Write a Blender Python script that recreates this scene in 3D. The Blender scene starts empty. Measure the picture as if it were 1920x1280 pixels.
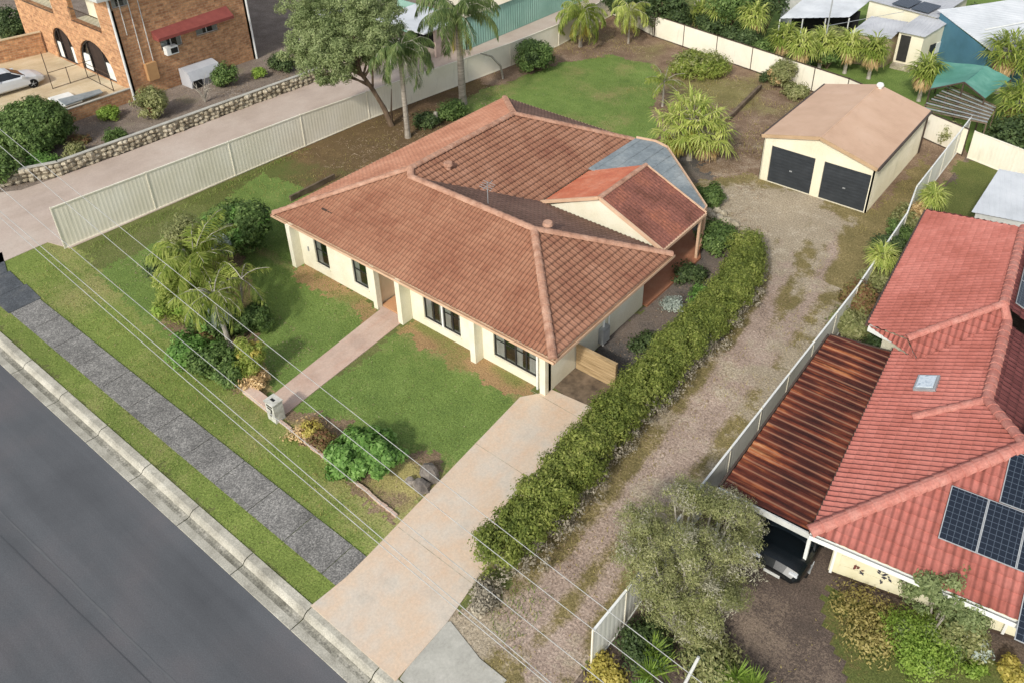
import bpy, bmesh, math, random
import numpy as np
from mathutils import Vector, Matrix
from mathutils.geometry import tessellate_polygon
rad = math.radians
S = bpy.context.scene
COL = S.collection

# ------------------------------------------------------------------ camera
H = 23.5
F, YAW, PITCH, CX, CY = 1577.0, rad(127.7), rad(31.97), 1028.0, 404.0
cd = bpy.data.cameras.new('camera'); cam = bpy.data.objects.new('camera', cd); COL.objects.link(cam)
cam.location = (0, 0, H); cam.rotation_euler = (math.pi/2 - PITCH, 0, YAW - math.pi/2)
cd.sensor_width = 36; cd.lens = 36*F/1920
cd.shift_x = -(CX-960)/1920; cd.shift_y = (CY-640)/1920
cd.clip_start = 0.5; cd.clip_end = 3000
S.camera = cam
# ------------------------------------------------------------------ sky, sun, exposure
SUN_EL = rad(37); SH = Vector((-0.2, 0.98, 0)).normalized()      # horizontal direction shadows fall
w = bpy.data.worlds.new('World'); S.world = w; w.use_nodes = True
nt = w.node_tree; nt.nodes.clear()
sky = nt.nodes.new('ShaderNodeTexSky'); sky.sky_type = 'NISHITA'; sky.sun_disc = False
sky.sun_elevation = SUN_EL
SD = Vector((-SH.x*math.cos(SUN_EL), -SH.y*math.cos(SUN_EL), math.sin(SUN_EL)))
sky.sun_rotation = math.atan2(SD.x, SD.y)
sky.dust_density = 2.0; sky.air_density = 1.0
bg = nt.nodes.new('ShaderNodeBackground'); bg.inputs[1].default_value = 0.15
wo = nt.nodes.new('ShaderNodeOutputWorld')
hs = nt.nodes.new('ShaderNodeHueSaturation'); hs.inputs['Saturation'].default_value = .45      # thin bright haze whitens the sky
nt.links.new(sky.outputs[0], hs.inputs['Color']); nt.links.new(hs.outputs[0], bg.inputs[0]); nt.links.new(bg.outputs[0], wo.inputs[0])
ld = bpy.data.lights.new('sun', 'SUN'); ld.energy = 2.3; ld.angle = rad(4); ld.color = (1, 0.95, 0.86)
lo = bpy.data.objects.new('sun', ld); COL.objects.link(lo)
lo.rotation_euler = (-SD).to_track_quat('-Z', 'Y').to_euler(); lo.location = (0, 0, 60)
S.view_settings.view_transform = 'Standard'; S.view_settings.look = 'None'
S.view_settings.exposure = 0.33; S.view_settings.gamma = 1

# ------------------------------------------------------------------ measuring helpers (photo pixel of a point -> its place)
def _ray(u, v):
    cy_, sy_, cp, sp = math.cos(YAW), math.sin(YAW), math.cos(PITCH), math.sin(PITCH)
    fw = np.array([cy_*cp, sy_*cp, -sp]); rt = np.array([sy_, -cy_, 0]); up = np.cross(rt, fw)
    return rt*(u-CX)/F - up*(v-CY)/F + fw
def G(u, v, z=0.0):
    d = _ray(u, v); t = (z-H)/d[2]; return (float(d[0]*t), float(d[1]*t))
def G3(u, v, z=0.0):
    g = G(u, v, z); return Vector((g[0], g[1], z))
def WX(u, v, x0):
    d = _ray(u, v); t = x0/d[0]; return (float(d[1]*t), float(H+d[2]*t))
def WY(u, v, y0):
    d = _ray(u, v); t = y0/d[1]; return (float(d[0]*t), float(H+d[2]*t))
def UPL(u, v, P, n):
    """point of the plane through P with normal n that shows at pixel u, v"""
    d = Vector(_ray(u, v)); c = Vector((0, 0, H)); t = (Vector(P)-c).dot(n)/d.dot(n); return c + d*t

# ------------------------------------------------------------------ materials
def lin(h):
    if not isinstance(h, str): return tuple(h)
    h = h.lstrip('#'); o = []
    for i in (0, 2, 4):
        c = int(h[i:i+2], 16)/255; o.append(c/12.92 if c <= .04045 else ((c+.055)/1.055)**2.4)
    return tuple(o)
class NT:
    def __init__(s, name):
        s.m = bpy.data.materials.new(name); s.m.use_nodes = True; s.t = s.m.node_tree; s.t.nodes.clear()
        s.out = s.n('ShaderNodeOutputMaterial')
    def n(s, typ, **kw):
        x = s.t.nodes.new(typ)
        for k, v in kw.items(): setattr(x, k, v)
        return x
    def l(s, a, b): s.t.links.new(a, b)
    def coord(s, kind):
        if kind == 'pos': return s.n('ShaderNodeNewGeometry').outputs['Position']
        if kind == 'uv': return s.n('ShaderNodeTexCoord').outputs['UV']
        return s.n('ShaderNodeTexCoord').outputs['Object']
    def noise(s, co, scale, detail=5, rough=.6, stretch=None):
        if stretch:
            mp = s.n('ShaderNodeMapping'); mp.inputs['Scale'].default_value = stretch; s.l(co, mp.inputs[0]); co = mp.outputs[0]
        x = s.n('ShaderNodeTexNoise'); x.inputs['Scale'].default_value = scale; x.inputs['Detail'].default_value = detail
        x.inputs['Roughness'].default_value = rough; s.l(co, x.inputs['Vector']); return x.outputs['Fac']
    def ramp(s, fac, stops):
        r = s.n('ShaderNodeValToRGB'); e = r.color_ramp.elements
        while len(e) < len(stops): e.new(.5)
        for el, (p, c) in zip(e, stops): el.position = p; el.color = (*lin(c), 1)
        s.l(fac, r.inputs[0]); return r.outputs[0]
    def mix(s, fac, a, b, mode='MIX'):
        x = s.n('ShaderNodeMix', data_type='RGBA', blend_type=mode)
        if hasattr(fac, 'links'): s.l(fac, x.inputs[0])
        else: x.inputs[0].default_value = fac
        for v, i in ((a, 6), (b, 7)):
            if hasattr(v, 'links'): s.l(v, x.inputs[i])
            else: x.inputs[i].default_value = (*lin(v), 1)
        return x.outputs[2]
    def math(s, op, a, b=0.0, c=None):
        x = s.n('ShaderNodeMath', operation=op)
        for i, v in enumerate((a, b) if c is None else (a, b, c)):
            if hasattr(v, 'links'): s.l(v, x.inputs[i])
            else: x.inputs[i].default_value = v
        return x.outputs[0]
    def bsdf(s, col, rough=.9, spec=.3, metal=0., height=None, bump=.3, dist=.02, alpha=None):
        b = s.n('ShaderNodeBsdfPrincipled')
        if hasattr(col, 'links'): s.l(col, b.inputs['Base Color'])
        else: b.inputs['Base Color'].default_value = (*lin(col), 1)
        if hasattr(rough, 'links'): s.l(rough, b.inputs['Roughness'])
        else: b.inputs['Roughness'].default_value = rough
        b.inputs['Specular IOR Level'].default_value = spec; b.inputs['Metallic'].default_value = metal
        if height is not None:
            bp = s.n('ShaderNodeBump'); bp.inputs['Strength'].default_value = bump; bp.inputs['Distance'].default_value = dist
            s.l(height, bp.inputs['Height']); s.l(bp.outputs[0], b.inputs['Normal'])
        s.l(b.outputs[0], s.out.inputs[0]); return b
def plain(name, stops, scale=3., detail=6, rough=.85, spec=.3, metal=0., bump=.25, dist=.01, co='obj', fine=None, stretch=None, fs=.5):
    """noise-mottled surface; fine = scale of a second, finer speckle"""
    t = NT(name); c = t.coord(co)
    n = t.noise(c, scale, detail, .62, stretch)
    if isinstance(stops, str): stops = [(0, stops), (1, stops)]
    if not isinstance(stops[0], tuple): stops = [(.3+.4*i/(max(1, len(stops)-1)), x) for i, x in enumerate(stops)]
    col = t.ramp(n, stops); h = n
    if fine:
        f = t.noise(c, fine, 3, .7); g = t.ramp(f, [(.32, (1-fs,)*3), (.68, (1+fs*.55,)*3)])
        col = t.mix(1., col, g, 'MULTIPLY'); h = f
    t.bsdf(col, rough, spec, metal, h, bump, dist); return t.m
def leafmat(name, cols, trans=.3, clump=1.2):
    cols = [tuple(min(.85, c*1.32) for c in lin(x)) for x in cols]; trans = min(.5, trans+.08)
    t = NT(name); g = t.n('ShaderNodeNewGeometry')
    c = t.coord('obj'); n = t.noise(c, clump, 3)
    f = t.math('ADD', t.math('MULTIPLY', g.outputs['Random Per Island'], .55), t.math('MULTIPLY', t.math('SUBTRACT', n, .28), 1.0))
    col = t.ramp(f, [(.08+.84*i/(len(cols)-1), x) for i, x in enumerate(cols)])
    d = t.n('ShaderNodeBsdfPrincipled'); d.inputs['Roughness'].default_value = .55; d.inputs['Specular IOR Level'].default_value = .25
    tr = t.n('ShaderNodeBsdfTranslucent'); mx = t.n('ShaderNodeMixShader'); mx.inputs[0].default_value = trans
    t.l(col, d.inputs['Base Color']); t.l(col, tr.inputs[0]); t.l(d.outputs[0], mx.inputs[1]); t.l(tr.outputs[0], mx.inputs[2])
    t.l(mx.outputs[0], t.out.inputs[0]); return t.m

def groundmat(name, a, b, c, fine=9., bump=.6, spec=.1, mscale=.9):
    """ground whose vertices carry 'mixb', 'mixc': weights of surfaces b and c over a (each a list of colours)"""
    t = NT(name); p = t.coord('pos')
    n1 = t.noise(p, mscale, 6, .65); n2 = t.noise(p, fine, 4, .75); n3 = t.noise(p, .16, 3)
    def surf(cs, nn):
        return t.ramp(nn, [(.3+.4*i/(len(cs)-1), x) for i, x in enumerate(cs)])
    nn = t.math('ADD', t.math('MULTIPLY', n1, .5), t.math('MULTIPLY', n2, .5))
    A = surf(a, nn)
    for att, cs in (('mixb', b), ('mixc', c)):
        if not cs: continue
        at = t.n('ShaderNodeAttribute', attribute_name=att)
        k = t.math('ADD', at.outputs['Fac'], t.math('MULTIPLY', t.math('SUBTRACT', nn, .5), 1.6))
        k = t.n('ShaderNodeMapRange'); 
        k.inputs['From Min'].default_value = .33; k.inputs['From Max'].default_value = .67
        t.l(t.math('ADD', at.outputs['Fac'], t.math('MULTIPLY', t.math('SUBTRACT', nn, .5), 1.7)), k.inputs['Value'])
        A = t.mix(k.outputs[0], A, surf(cs, nn))
    sp = t.ramp(t.noise(p, fine*1.9, 3, .85), [(.34, (.5,)*3), (.5, (.98,)*3), (.66, (1.42,)*3)])
    A = t.mix(1., A, sp, 'MULTIPLY')
    lg = t.ramp(n3, [(.3, (.85,)*3), (.7, (1.12,)*3)]); A = t.mix(1., A, lg, 'MULTIPLY')
    t.bsdf(A, .95, spec, 0, n2, bump, .05); return t.m

MAT = {}
MAT['lawn'] = groundmat('lawn_grass', ['#5a6e3c', '#6e8344', '#849755'], ['#828052', '#95895e', '#7f7650'], ['#86704f', '#6f5a42', '#9a8262'])
MAT['verge'] = groundmat('verge_grass', ['#61703a', '#758443', '#8c9852'], ['#84864e', '#979460', '#7e7d4e'], ['#8a7450', '#715f45', '#a08a64'])
MAT['sidegrass'] = groundmat('side_yard_grass', ['#525c34', '#62693a', '#767648'], ['#7a694a', '#65543c', '#8a7652'], ['#7c6650', '#5d4b3a', '#927a62'])
MAT['soil'] = groundmat('leaf_litter_soil', ['#5a4939', '#85705d', '#ac9782'], ['#6c6840', '#827a50', '#988f66'], ['#a89a88', '#8f8272', '#bdb09e'])
MAT['facade_soil'] = groundmat('bare_orange_soil', ['#84694a', '#a08460', '#937652'], ['#6f7040', '#80804c', '#66683c'], None)
MAT['mulch'] = groundmat('mulch_hedge_shade', ['#42403e', '#5f5b58', '#7f7872'], ['#6b5f56', '#80746a', '#5c524a'], None, fine=12)  # mulch kept dark, the hedge's shadow is part of its colour
MAT['bed'] = groundmat('front_bed_soil', ['#5e4e3f', '#83705b', '#a08c75'], ['#8f8656', '#a69c66', '#7d7a48'], None)
MAT['lane'] = groundmat('gravel_lane', ['#665f40', '#827650', '#a5946c'], ['#87766a', '#a79486', '#c2b1a2'], ['#b5a891', '#a29580', '#cabea9'], fine=7, bump=.8)
MAT['drygravel'] = groundmat('dark_gravel', ['#4c4641', '#645850', '#7d6f64'], ['#857566', '#9b8a78', '#74675a'], None, fine=11)
MAT['garden'] = groundmat('grey_garden_soil', ['#63594f', '#82766b', '#9c9084'], ['#565a38', '#686b42', '#7a7850'], None, fine=8)
MAT['ground'] = groundmat('far_ground', ['#5b6438', '#6a7042', '#7a7850'], None, None)

def m_asphalt():
    t = NT('asphalt_road'); p = t.coord('pos')
    a = t.ramp(t.noise(p, .22, 5, .6), [(.3, '#4e5053'), (.5, '#57595c'), (.7, '#605e60')])
    f = t.noise(p, 28., 3, .8); g = t.ramp(f, [(.3, (.82,)*3), (.7, (1.2,)*3)]); c = t.mix(1., a, g, 'MULTIPLY')
    # wheel-worn streaks along the road
    s = t.noise(p, .9, 4, .6, (.03, 1.1, 1)); c = t.mix(1., c, t.ramp(s, [(.35, (.9,)*3), (.65, (1.1,)*3)]), 'MULTIPLY')
    t.bsdf(c, .85, .25, 0, f, .3, .01); return t.m
MAT['asphalt'] = m_asphalt()
def m_agg():
    t = NT('exposed_aggregate'); p = t.coord('pos')
    v = t.n('ShaderNodeTexVoronoi'); v.inputs['Scale'].default_value = 26; t.l(p, v.inputs[0])
    c = t.ramp(v.outputs['Color'], [(.1, '#605f5c'), (.5, '#7d7b77'), (.9, '#a3a09a')])
    n = t.noise(p, .7, 5, .7); c = t.mix(1., c, t.ramp(n, [(.35, (.68,)*3), (.6, (1.05,)*3)]), 'MULTIPLY')
    t.bsdf(c, .85, .3, 0, v.outputs['Distance'], .4, .01); return t.m
MAT['aggregate'] = m_agg()
MAT['seamdark'] = plain('tar_seam', ['#45474a', '#4f5154'], 2, 4, co='pos'); MAT['seamlight'] = plain('dusty_seam', ['#595b5e', '#636465'], 2, 4, co='pos')
MAT['darkpath'] = plain('dark_worn_bitumen', ['#45494d', '#565a5e', '#70716f'], .8, 8, fine=18, co='pos')
MAT['kerb'] = plain('kerb_concrete', ['#8e8a7e', '#aeaa9c', '#c4c0b2'], 1.1, 8, fine=22, fs=.3, co='pos')
MAT['gutterdark'] = plain('gutter_silt', ['#6c695d', '#8e8b7e', '#b0ac9f'], 1.6, 8, fine=16, fs=.5, co='pos')
def m_drive(name, cs, spots, sc=.55):
    t = NT(name); p = t.coord('pos')
    a = t.ramp(t.noise(p, sc, 7, .62), [(.25+.5*i/(len(cs)-1), x) for i, x in enumerate(cs)])
    b = t.ramp(t.noise(p, sc*2.3, 4, .7, (1.0, .35, 1)), [(.45, (1, 1, 1)), (.75, spots)]); c = t.mix(.8, a, b, 'MULTIPLY')
    f = t.noise(p, 14, 5, .75); c = t.mix(1., c, t.ramp(f, [(.3, (.86,)*3), (.7, (1.1,)*3)]), 'MULTIPLY')
    t.bsdf(c, .82, .3, 0, f, .25, .008); return t.m
MAT['driveway'] = m_drive('stencilled_pink_concrete', ['#b7afa2', '#cbbfaf', '#d0baa2', '#c3bcb0'], (1, .88, .79))
MAT['pathway'] = m_drive('pink_path_concrete', ['#b09a8c', '#c2aa9a', '#cbb6a6'], (.96, .85, .8), 1.1)
MAT['porch'] = m_drive('porch_tile', ['#b88a62', '#c99c74', '#c39a78'], (.95, .85, .75), 1.3)
MAT['patio'] = m_drive('terracotta_paving', ['#93644c', '#a87458', '#b08468'], (.85, .8, .8), 1.0)
MAT['pinkdrive'] = m_drive('shared_drive_concrete', ['#a8988c', '#b9a99c', '#c4b8ac'], (.85, .83, .8), .3)
MAT['apron'] = m_drive('grey_concrete', ['#9e9b92', '#b0aea4', '#c3c0b6'], (.8, .8, .8), .9)
MAT['terrace'] = m_drive('sand_paving', ['#b5a284', '#c9b899', '#d6c9b0'], (.8, .76, .65), .5)
MAT['timber'] = plain('weathered_timber', ['#7d6849', '#a58d69', '#c0a783'], 2.2, 7, stretch=(.35, .35, 9), co='obj', bump=.4)
MAT['oldtimber'] = plain('old_grey_timber', ['#4a4036', '#6a5c4c', '#837260'], 2.5, 6)

MAT['render'] = plain('cream_render', ['#d8d2b8', '#e1dcc5', '#e7e3d0'], .8, 6, fine=16, fs=.08, bump=.12)
MAT['rendershade'] = MAT['render']
MAT['trim'] = plain('cream_trim', ['#ddd0b4', '#e6dcc4'], 2, 4, rough=.6)
MAT['gutter'] = plain('tan_gutter', ['#c4a184', '#d4b497'], 2, 4, rough=.5)
MAT['white'] = plain('white_paint', ['#d5d7d2', '#e6e7e2'], 2, 5, rough=.5)
MAT['dirtywhite'] = plain('grimy_white_render', ['#8f8d83', '#b9b8ad', '#d6d5cc'], 3.5, 7, fine=30, fs=.15)
MAT['offwhite'] = plain('offwhite_paint', ['#b4b6b2', '#cfd0cb'], 3, 6, rough=.6)
MAT['darkframe'] = plain('dark_window_frame', ['#2c2b2b', '#3a3837'], 3, 3, rough=.4)
MAT['brownmetal'] = plain('brown_metal', ['#3e332c', '#54463c'], 3, 4, rough=.5)
MAT['black'] = plain('black_metal', ['#191919', '#282828'], 4, 3, rough=.5)
MAT['galv'] = plain('galvanised_steel', ['#96999a', '#b0b3b4'], 3, 5, rough=.45, metal=.3)
MAT['curtain'] = plain('curtain_cloth', ['#cfccc4', '#e2dfd8'], 5, 4)
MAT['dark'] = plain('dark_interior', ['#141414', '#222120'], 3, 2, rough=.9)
def m_glass():
    t = NT('window_glass'); g = t.n('ShaderNodeBsdfGlossy'); g.inputs['Roughness'].default_value = .04; g.inputs[0].default_value = (.75, .82, .85, 1)
    tr = t.n('ShaderNodeBsdfTransparent'); tr.inputs[0].default_value = (.8, .83, .84, 1)
    lw = t.n('ShaderNodeFresnel'); lw.inputs[0].default_value = 1.6; mx = t.n('ShaderNodeMixShader')
    t.l(t.math('ADD', lw.outputs[0], .1), mx.inputs[0]); t.l(tr.outputs[0], mx.inputs[1]); t.l(g.outputs[0], mx.inputs[2]); t.l(mx.outputs[0], t.out.inputs[0]); return t.m
MAT['glass'] = m_glass()
MAT['carglass'] = plain('car_glass', ['#0c1216', '#141c22'], 1, 2, rough=.06, spec=.8, bump=0)

def m_fence(name, stops, grime='#8d8a76'):
    t = NT(name); c = t.coord('obj')
    a = t.ramp(t.noise(c, .5, 6, .6), [(.3+.4*i/(len(stops)-1), x) for i, x in enumerate(stops)])
    g = t.noise(c, 2.2, 6, .7, (1, 1, .22)); a = t.mix(t.math('MULTIPLY', t.ramp(g, [(.56, (0, 0, 0)), (.8, (1, 1, 1))]), .35), a, grime)
    t.bsdf(a, .55, .35); return t.m
MAT['fence'] = m_fence('cream_steel_sheet', ['#dfd9c4', '#e6e0cd', '#ece7d7'])
MAT['fencew'] = m_fence('pale_steel_sheet', ['#d9d8cc', '#e3e2d7', '#ebeae0'])
MAT['shedwall'] = m_fence('shed_cream_sheet', ['#d6cfb4', '#dfd8c0', '#e6e0cb'])
MAT['shedroof'] = m_fence('shed_tan_roof', ['#bb9a80', '#c6a58b', '#cdae95'], '#a08370')
MAT['roller'] = plain('charcoal_roller', ['#2c3034', '#383c40'], 1.5, 4, rough=.5)

def m_tiles(name, base, light, dark, tw, ch, var=.1, shade_tint=None, jc=.7, jr=.7):
    """tile roof: uv in metres (u along eave, v up the slope)"""
    t = NT(name); uv = t.coord('uv'); sx = t.n('ShaderNodeSeparateXYZ'); t.l(uv, sx.inputs[0])
    fu = t.math('DIVIDE', sx.outputs[0], tw); fv = t.math('DIVIDE', sx.outputs[1], ch)
    iu = t.math('FLOOR', fu); iv = t.math('FLOOR', fv)
    cx = t.n('ShaderNodeCombineXYZ'); t.l(iu, cx.inputs[0]); t.l(iv, cx.inputs[1])
    wn = t.n('ShaderNodeTexWhiteNoise', noise_dimensions='2D'); t.l(cx.outputs[0], wn.inputs['Vector'])
    p = t.coord('pos')
    f = t.math('ADD', t.math('MULTIPLY', wn.outputs['Value'], var), t.math('MULTIPLY', t.noise(p, .45, 6, .65), 1-var))
    c = t.ramp(f, [(.3, dark), (.5, base), (.72, light)])
    fr = t.math('FRACT', fv); lo_ = t.ramp(fr, [(0., (jc,)*3), (.14, (jc+.06,)*3), (.3, (1, 1, 1)), (.92, (1.06,)*3), (1., (1.1,)*3)])
    c = t.mix(1., c, lo_, 'MULTIPLY')
    fe = t.math('ABSOLUTE', t.math('SUBTRACT', t.math('FRACT', fu), .5)); ed = t.ramp(fe, [(.2, (1.04,)*3), (.42, (jr,)*3)])
    c = t.mix(1., c, ed, 'MULTIPLY')
    if shade_tint: c = t.mix(t.ramp(t.noise(p, .8, 7, .75), [(.52, (0, 0, 0)), (.75, (.75,)*3)]), c, shade_tint)
    c = t.mix(1., c, t.ramp(t.noise(p, 7, 4, .7), [(.3, (.85,)*3), (.7, (1.13,)*3)]), 'MULTIPLY')
    t.bsdf(c, .8, .25, 0, t.noise(p, 22, 3), .15, .01); return t.m
MAT['tilefront'] = m_tiles('clay_pink_tiles_front', '#976b54', '#a57b62', '#855743', .18, .33, jc=.86, jr=.6)
MAT['tile'] = m_tiles('clay_pink_tiles', '#9a6f58', '#aa7f69', '#855846', .24, .33, jc=.55, jr=.8)
MAT['tileshade'] = m_tiles('shaded_clay_tiles', '#7d6154', '#8d7062', '#634d43', .24, .33, shade_tint='#57493c', jc=.7, jr=.8)  # darker browns put the shade of the rear slopes into the colour
MAT['tileleft'] = m_tiles('lightened_orange_tiles', '#ac7a62', '#bb8c74', '#9a6a54', .24, .33, jc=.86, jr=.88)  # orange tiles tinted lighter to stand in for sunlight on the left slope
MAT['redtile'] = m_tiles('red_painted_tiles', '#a9665b', '#b8766b', '#955549', .22, .33, jc=.88, jr=.62)
MAT['redtileback'] = m_tiles('shaded_red_tiles', '#693c3a', '#774845', '#5a302f', .3, .33, jc=.72, jr=.8)  # red tiles darkened, shade on the far slopes painted in
MAT['cap'] = plain('ridge_mortar_pink', [(.3, '#8f6a57'), (.45, '#ab826c'), (.7, '#bf9a84')], 2.5, 5, fine=14, fs=.2, co='pos')
MAT['redcap'] = plain('ridge_red', ['#aa695d', '#b8796c', '#c0897c'], 2.5, 5, fine=14, fs=.2, co='pos')
MAT['orangesheet'] = plain('bright_orange_roof', ['#b9654a', '#c67556', '#d18c70'], 1.2, 6, fine=9, fs=.15, rough=.6, co='pos')
MAT['rustytile'] = plain('mottled_red_roof', [(.3, '#6a4335'), (.48, '#87574a'), (.6, '#97604c'), (.75, '#bd7450')], .55, 8, fine=8, fs=.4, rough=.75, co='pos')
MAT['greyroof'] = plain('grey_patio_roof', ['#6f787c', '#868f92', '#9da3a3'], .6, 7, fine=6, fs=.2, rough=.5, co='pos')
def m_rust():
    t = NT('rusted_iron'); p = t.coord('pos')
    n = t.noise(p, 1.9, 7, .65, (.28, 3.6, 1)); m = t.noise(p, .5, 4, .6)
    f = t.math('ADD', t.math('MULTIPLY', n, .6), t.math('MULTIPLY', m, .42))
    c = t.ramp(f, [(.38, '#301714'), (.48, '#4a231b'), (.55, '#6b3423'), (.61, '#975a35'), (.68, '#bd9068')])
    uv = t.coord('uv'); sx = t.n('ShaderNodeSeparateXYZ'); t.l(uv, sx.inputs[0])
    fe = t.math('ABSOLUTE', t.math('SUBTRACT', t.math('FRACT', t.math('DIVIDE', sx.outputs[1], .38)), .5))
    c = t.mix(t.math('MULTIPLY', t.ramp(fe, [(.41, (0, 0, 0)), (.47, (1, 1, 1))]), .4), c, '#a98266')
    t.bsdf(c, .8, .25, 0, n, .2, .01); return t.m
MAT['rust'] = m_rust()
def m_brick(name, c1, c2, mortar, sc=1.0):
    t = NT(name); uv = t.coord('uv'); b = t.n('ShaderNodeTexBrick'); t.l(uv, b.inputs['Vector'])
    b.inputs['Scale'].default_value = 1; b.inputs['Brick Width'].default_value = .46*sc; b.inputs['Row Height'].default_value = .17*sc
    b.inputs['Mortar Size'].default_value = .018; b.inputs['Mortar Smooth'].default_value = .4
    b.inputs['Color1'].default_value = (*lin(c1), 1); b.inputs['Color2'].default_value = (*lin(c2), 1); b.inputs['Mortar'].default_value = (*lin(mortar), 1)
    p = t.coord('pos'); c = t.mix(1., b.outputs['Color'], t.ramp(t.noise(p, 4, 6, .75), [(.3, (.6,)*3), (.7, (1.3,)*3)]), 'MULTIPLY')
    t.bsdf(c, .9, .2, 0, b.outputs['Fac'], .3, -.01); return t.m
MAT['brick'] = m_brick('mottled_orange_brick', '#cc9c72', '#a67858', '#b39a7c')
MAT['stone'] = plain('garden_stone', [(.3, '#7d735f'), (.5, '#aaa08a'), (.7, '#cfc6b2')], 1.7, 7, fine=9, fs=.4, co='pos')
MAT['stonedark'] = plain('dark_boulder', ['#5a544f', '#79726a', '#9c948a'], 2.0, 6, fine=10, fs=.3, co='pos')
MAT['awning'] = plain('red_awning', ['#7b403b', '#8d4d46'], 2, 5, rough=.6)
MAT['tealsheet'] = m_fence('teal_green_sheet', ['#7fa598', '#8bb0a3', '#98bbae'], '#6d8f84')
MAT['tealwall'] = m_fence('dark_teal_sheet', ['#3d6474', '#467083', '#4f7a8c'], '#3a5a68')
MAT['whiteroof'] = m_fence('white_roof_sheet', ['#b8bcbf', '#c8cccf', '#d5d8da'], '#9aa0a4')
MAT['greysheet'] = m_fence('grey_roof_sheet', ['#a4a6aa', '#b4b6ba', '#c0c2c5'], '#8a8d92')
MAT['tarp'] = plain('green_shade_cloth', ['#4c8372', '#588f80', '#6fa292'], .7, 6, rough=.8, co='pos')
MAT['pinkwall'] = plain('pink_stone_wall', ['#b09a90', '#c9b6aa'], 2, 6, co='pos')
MAT['bark'] = plain('brown_bark', ['#4d4034', '#6b5a4a', '#85735f'], 5, 6, stretch=(1, 1, .3), bump=.5)
MAT['palebark'] = plain('pale_bark', ['#7c766a', '#9a9488', '#b4afa4'], 4, 6, stretch=(1, 1, .6), bump=.4)
MAT['palmbark'] = plain('ringed_palm_bark', ['#746c60', '#948c80', '#aaa396'], 3, 6, stretch=(.4, .4, 4), bump=.5)
MAT['rope'] = plain('bare_branch', ['#9a9284', '#b8b1a4'], 4, 4)
MAT['wire'] = plain('aluminium_wire', ['#a2a29e', '#b4b4b0'], 2, 2, rough=.5)
MAT['carwhite'] = plain('silver_car_paint', ['#c3c7ca', '#cdd1d4'], .5, 2, rough=.25, spec=.6, bump=0)
MAT['carblack'] = plain('black_car_paint', ['#0a0e10', '#10161a'], .5, 2, rough=.2, spec=.6, bump=0)
MAT['tyre'] = plain('tyre_rubber', ['#161616', '#202020'], 5, 3)
MAT['lamp'] = plain('lamp_lens', ['#c9ced2', '#dde0e2'], 3, 2, rough=.15, spec=.7)
def m_solar():
    t = NT('solar_cells'); uv = t.coord('uv'); sx = t.n('ShaderNodeSeparateXYZ'); t.l(uv, sx.inputs[0]); fac = None
    for i, k in ((0, .16), (1, .16)):
        e = t.math('ABSOLUTE', t.math('SUBTRACT', t.math('FRACT', t.math('DIVIDE', sx.outputs[i], k)), .5))
        g = t.math('GREATER_THAN', e, .455); fac = g if fac is None else t.math('MAXIMUM', fac, g)
    c = t.mix(t.math('MULTIPLY', fac, .3), '#141d29', '#7b8896'); t.bsdf(c, .25, .5); return t.m
MAT['solar'] = m_solar()
MAT['skylight'] = plain('skylight_dome', ['#a9b8c4', '#cfd8de', '#8c9eae'], 6, 4, rough=.2, spec=.6)

LEAF = {
 'hedge': leafmat('hedge_leaves', ['#4e5c28', '#687435', '#868f48', '#a2a55f'], .38, .8),
 'hedgedry': leafmat('hedge_twigs', ['#6f685a', '#8b8474', '#a49c8a'], .1),
 'olive': leafmat('olive_leaves', ['#656b42', '#7e8354', '#999a6a', '#b8b68c'], .38, .7),
 'oliveg': leafmat('grey_twig_leaves', ['#7d7a64', '#98957f', '#b8b4a2'], .2),
 'gum': leafmat('gum_leaves', ['#58663f', '#707d50', '#8a9566', '#a9b083'], .35, .6),
 'green': leafmat('mid_green_leaves', ['#394c28', '#4c6132', '#647a42', '#86985c'], .3),
 'bright': leafmat('bright_green_leaves', ['#46632e', '#5c803c', '#789a50', '#96b470'], .35),
 'dark': leafmat('dark_green_leaves', ['#2a3820', '#3a4a2a', '#4e5e38', '#667648'], .25),
 'lime': leafmat('lime_leaves', ['#6c8638', '#849c46', '#a2b45a'], .4),
 'palm': leafmat('palm_leaflets', ['#586a2c', '#74843a', '#929c4e', '#b0b46a'], .4),
 'palmd': leafmat('dark_palm_leaflets', ['#445a34', '#5a6e42', '#748450', '#929c68'], .4),
 'fan': leafmat('fan_palm_blades', ['#768a40', '#929f50', '#b0b668', '#cccb8a'], .4),
 'yellow': leafmat('yellowed_fronds', ['#8a8440', '#a39a4c', '#bcae62', '#9c9a50'], .35),
 'dead': leafmat('dead_fronds', ['#8f7654', '#ae9468', '#c6ae84', '#a49074'], .2),
 'rusty': leafmat('rusty_leaves', ['#664a36', '#7c5c42', '#6c683e', '#86804c'], .25),
 'silver': leafmat('silver_leaves', ['#7e8880', '#9ca69c', '#b8beb4'], .25),
 'grass': leafmat('grass_blades', ['#566a32', '#6b7e3e', '#83924e', '#9aa262'], .35, .5),
 'drygrass': leafmat('dry_grass_blades', ['#77703f', '#918750', '#a99c66', '#7f8044'], .3, .7),
 'litter': leafmat('dry_litter', ['#4a3a2e', '#75604c', '#a08c74', '#c2b29a'], .1),
}

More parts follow.
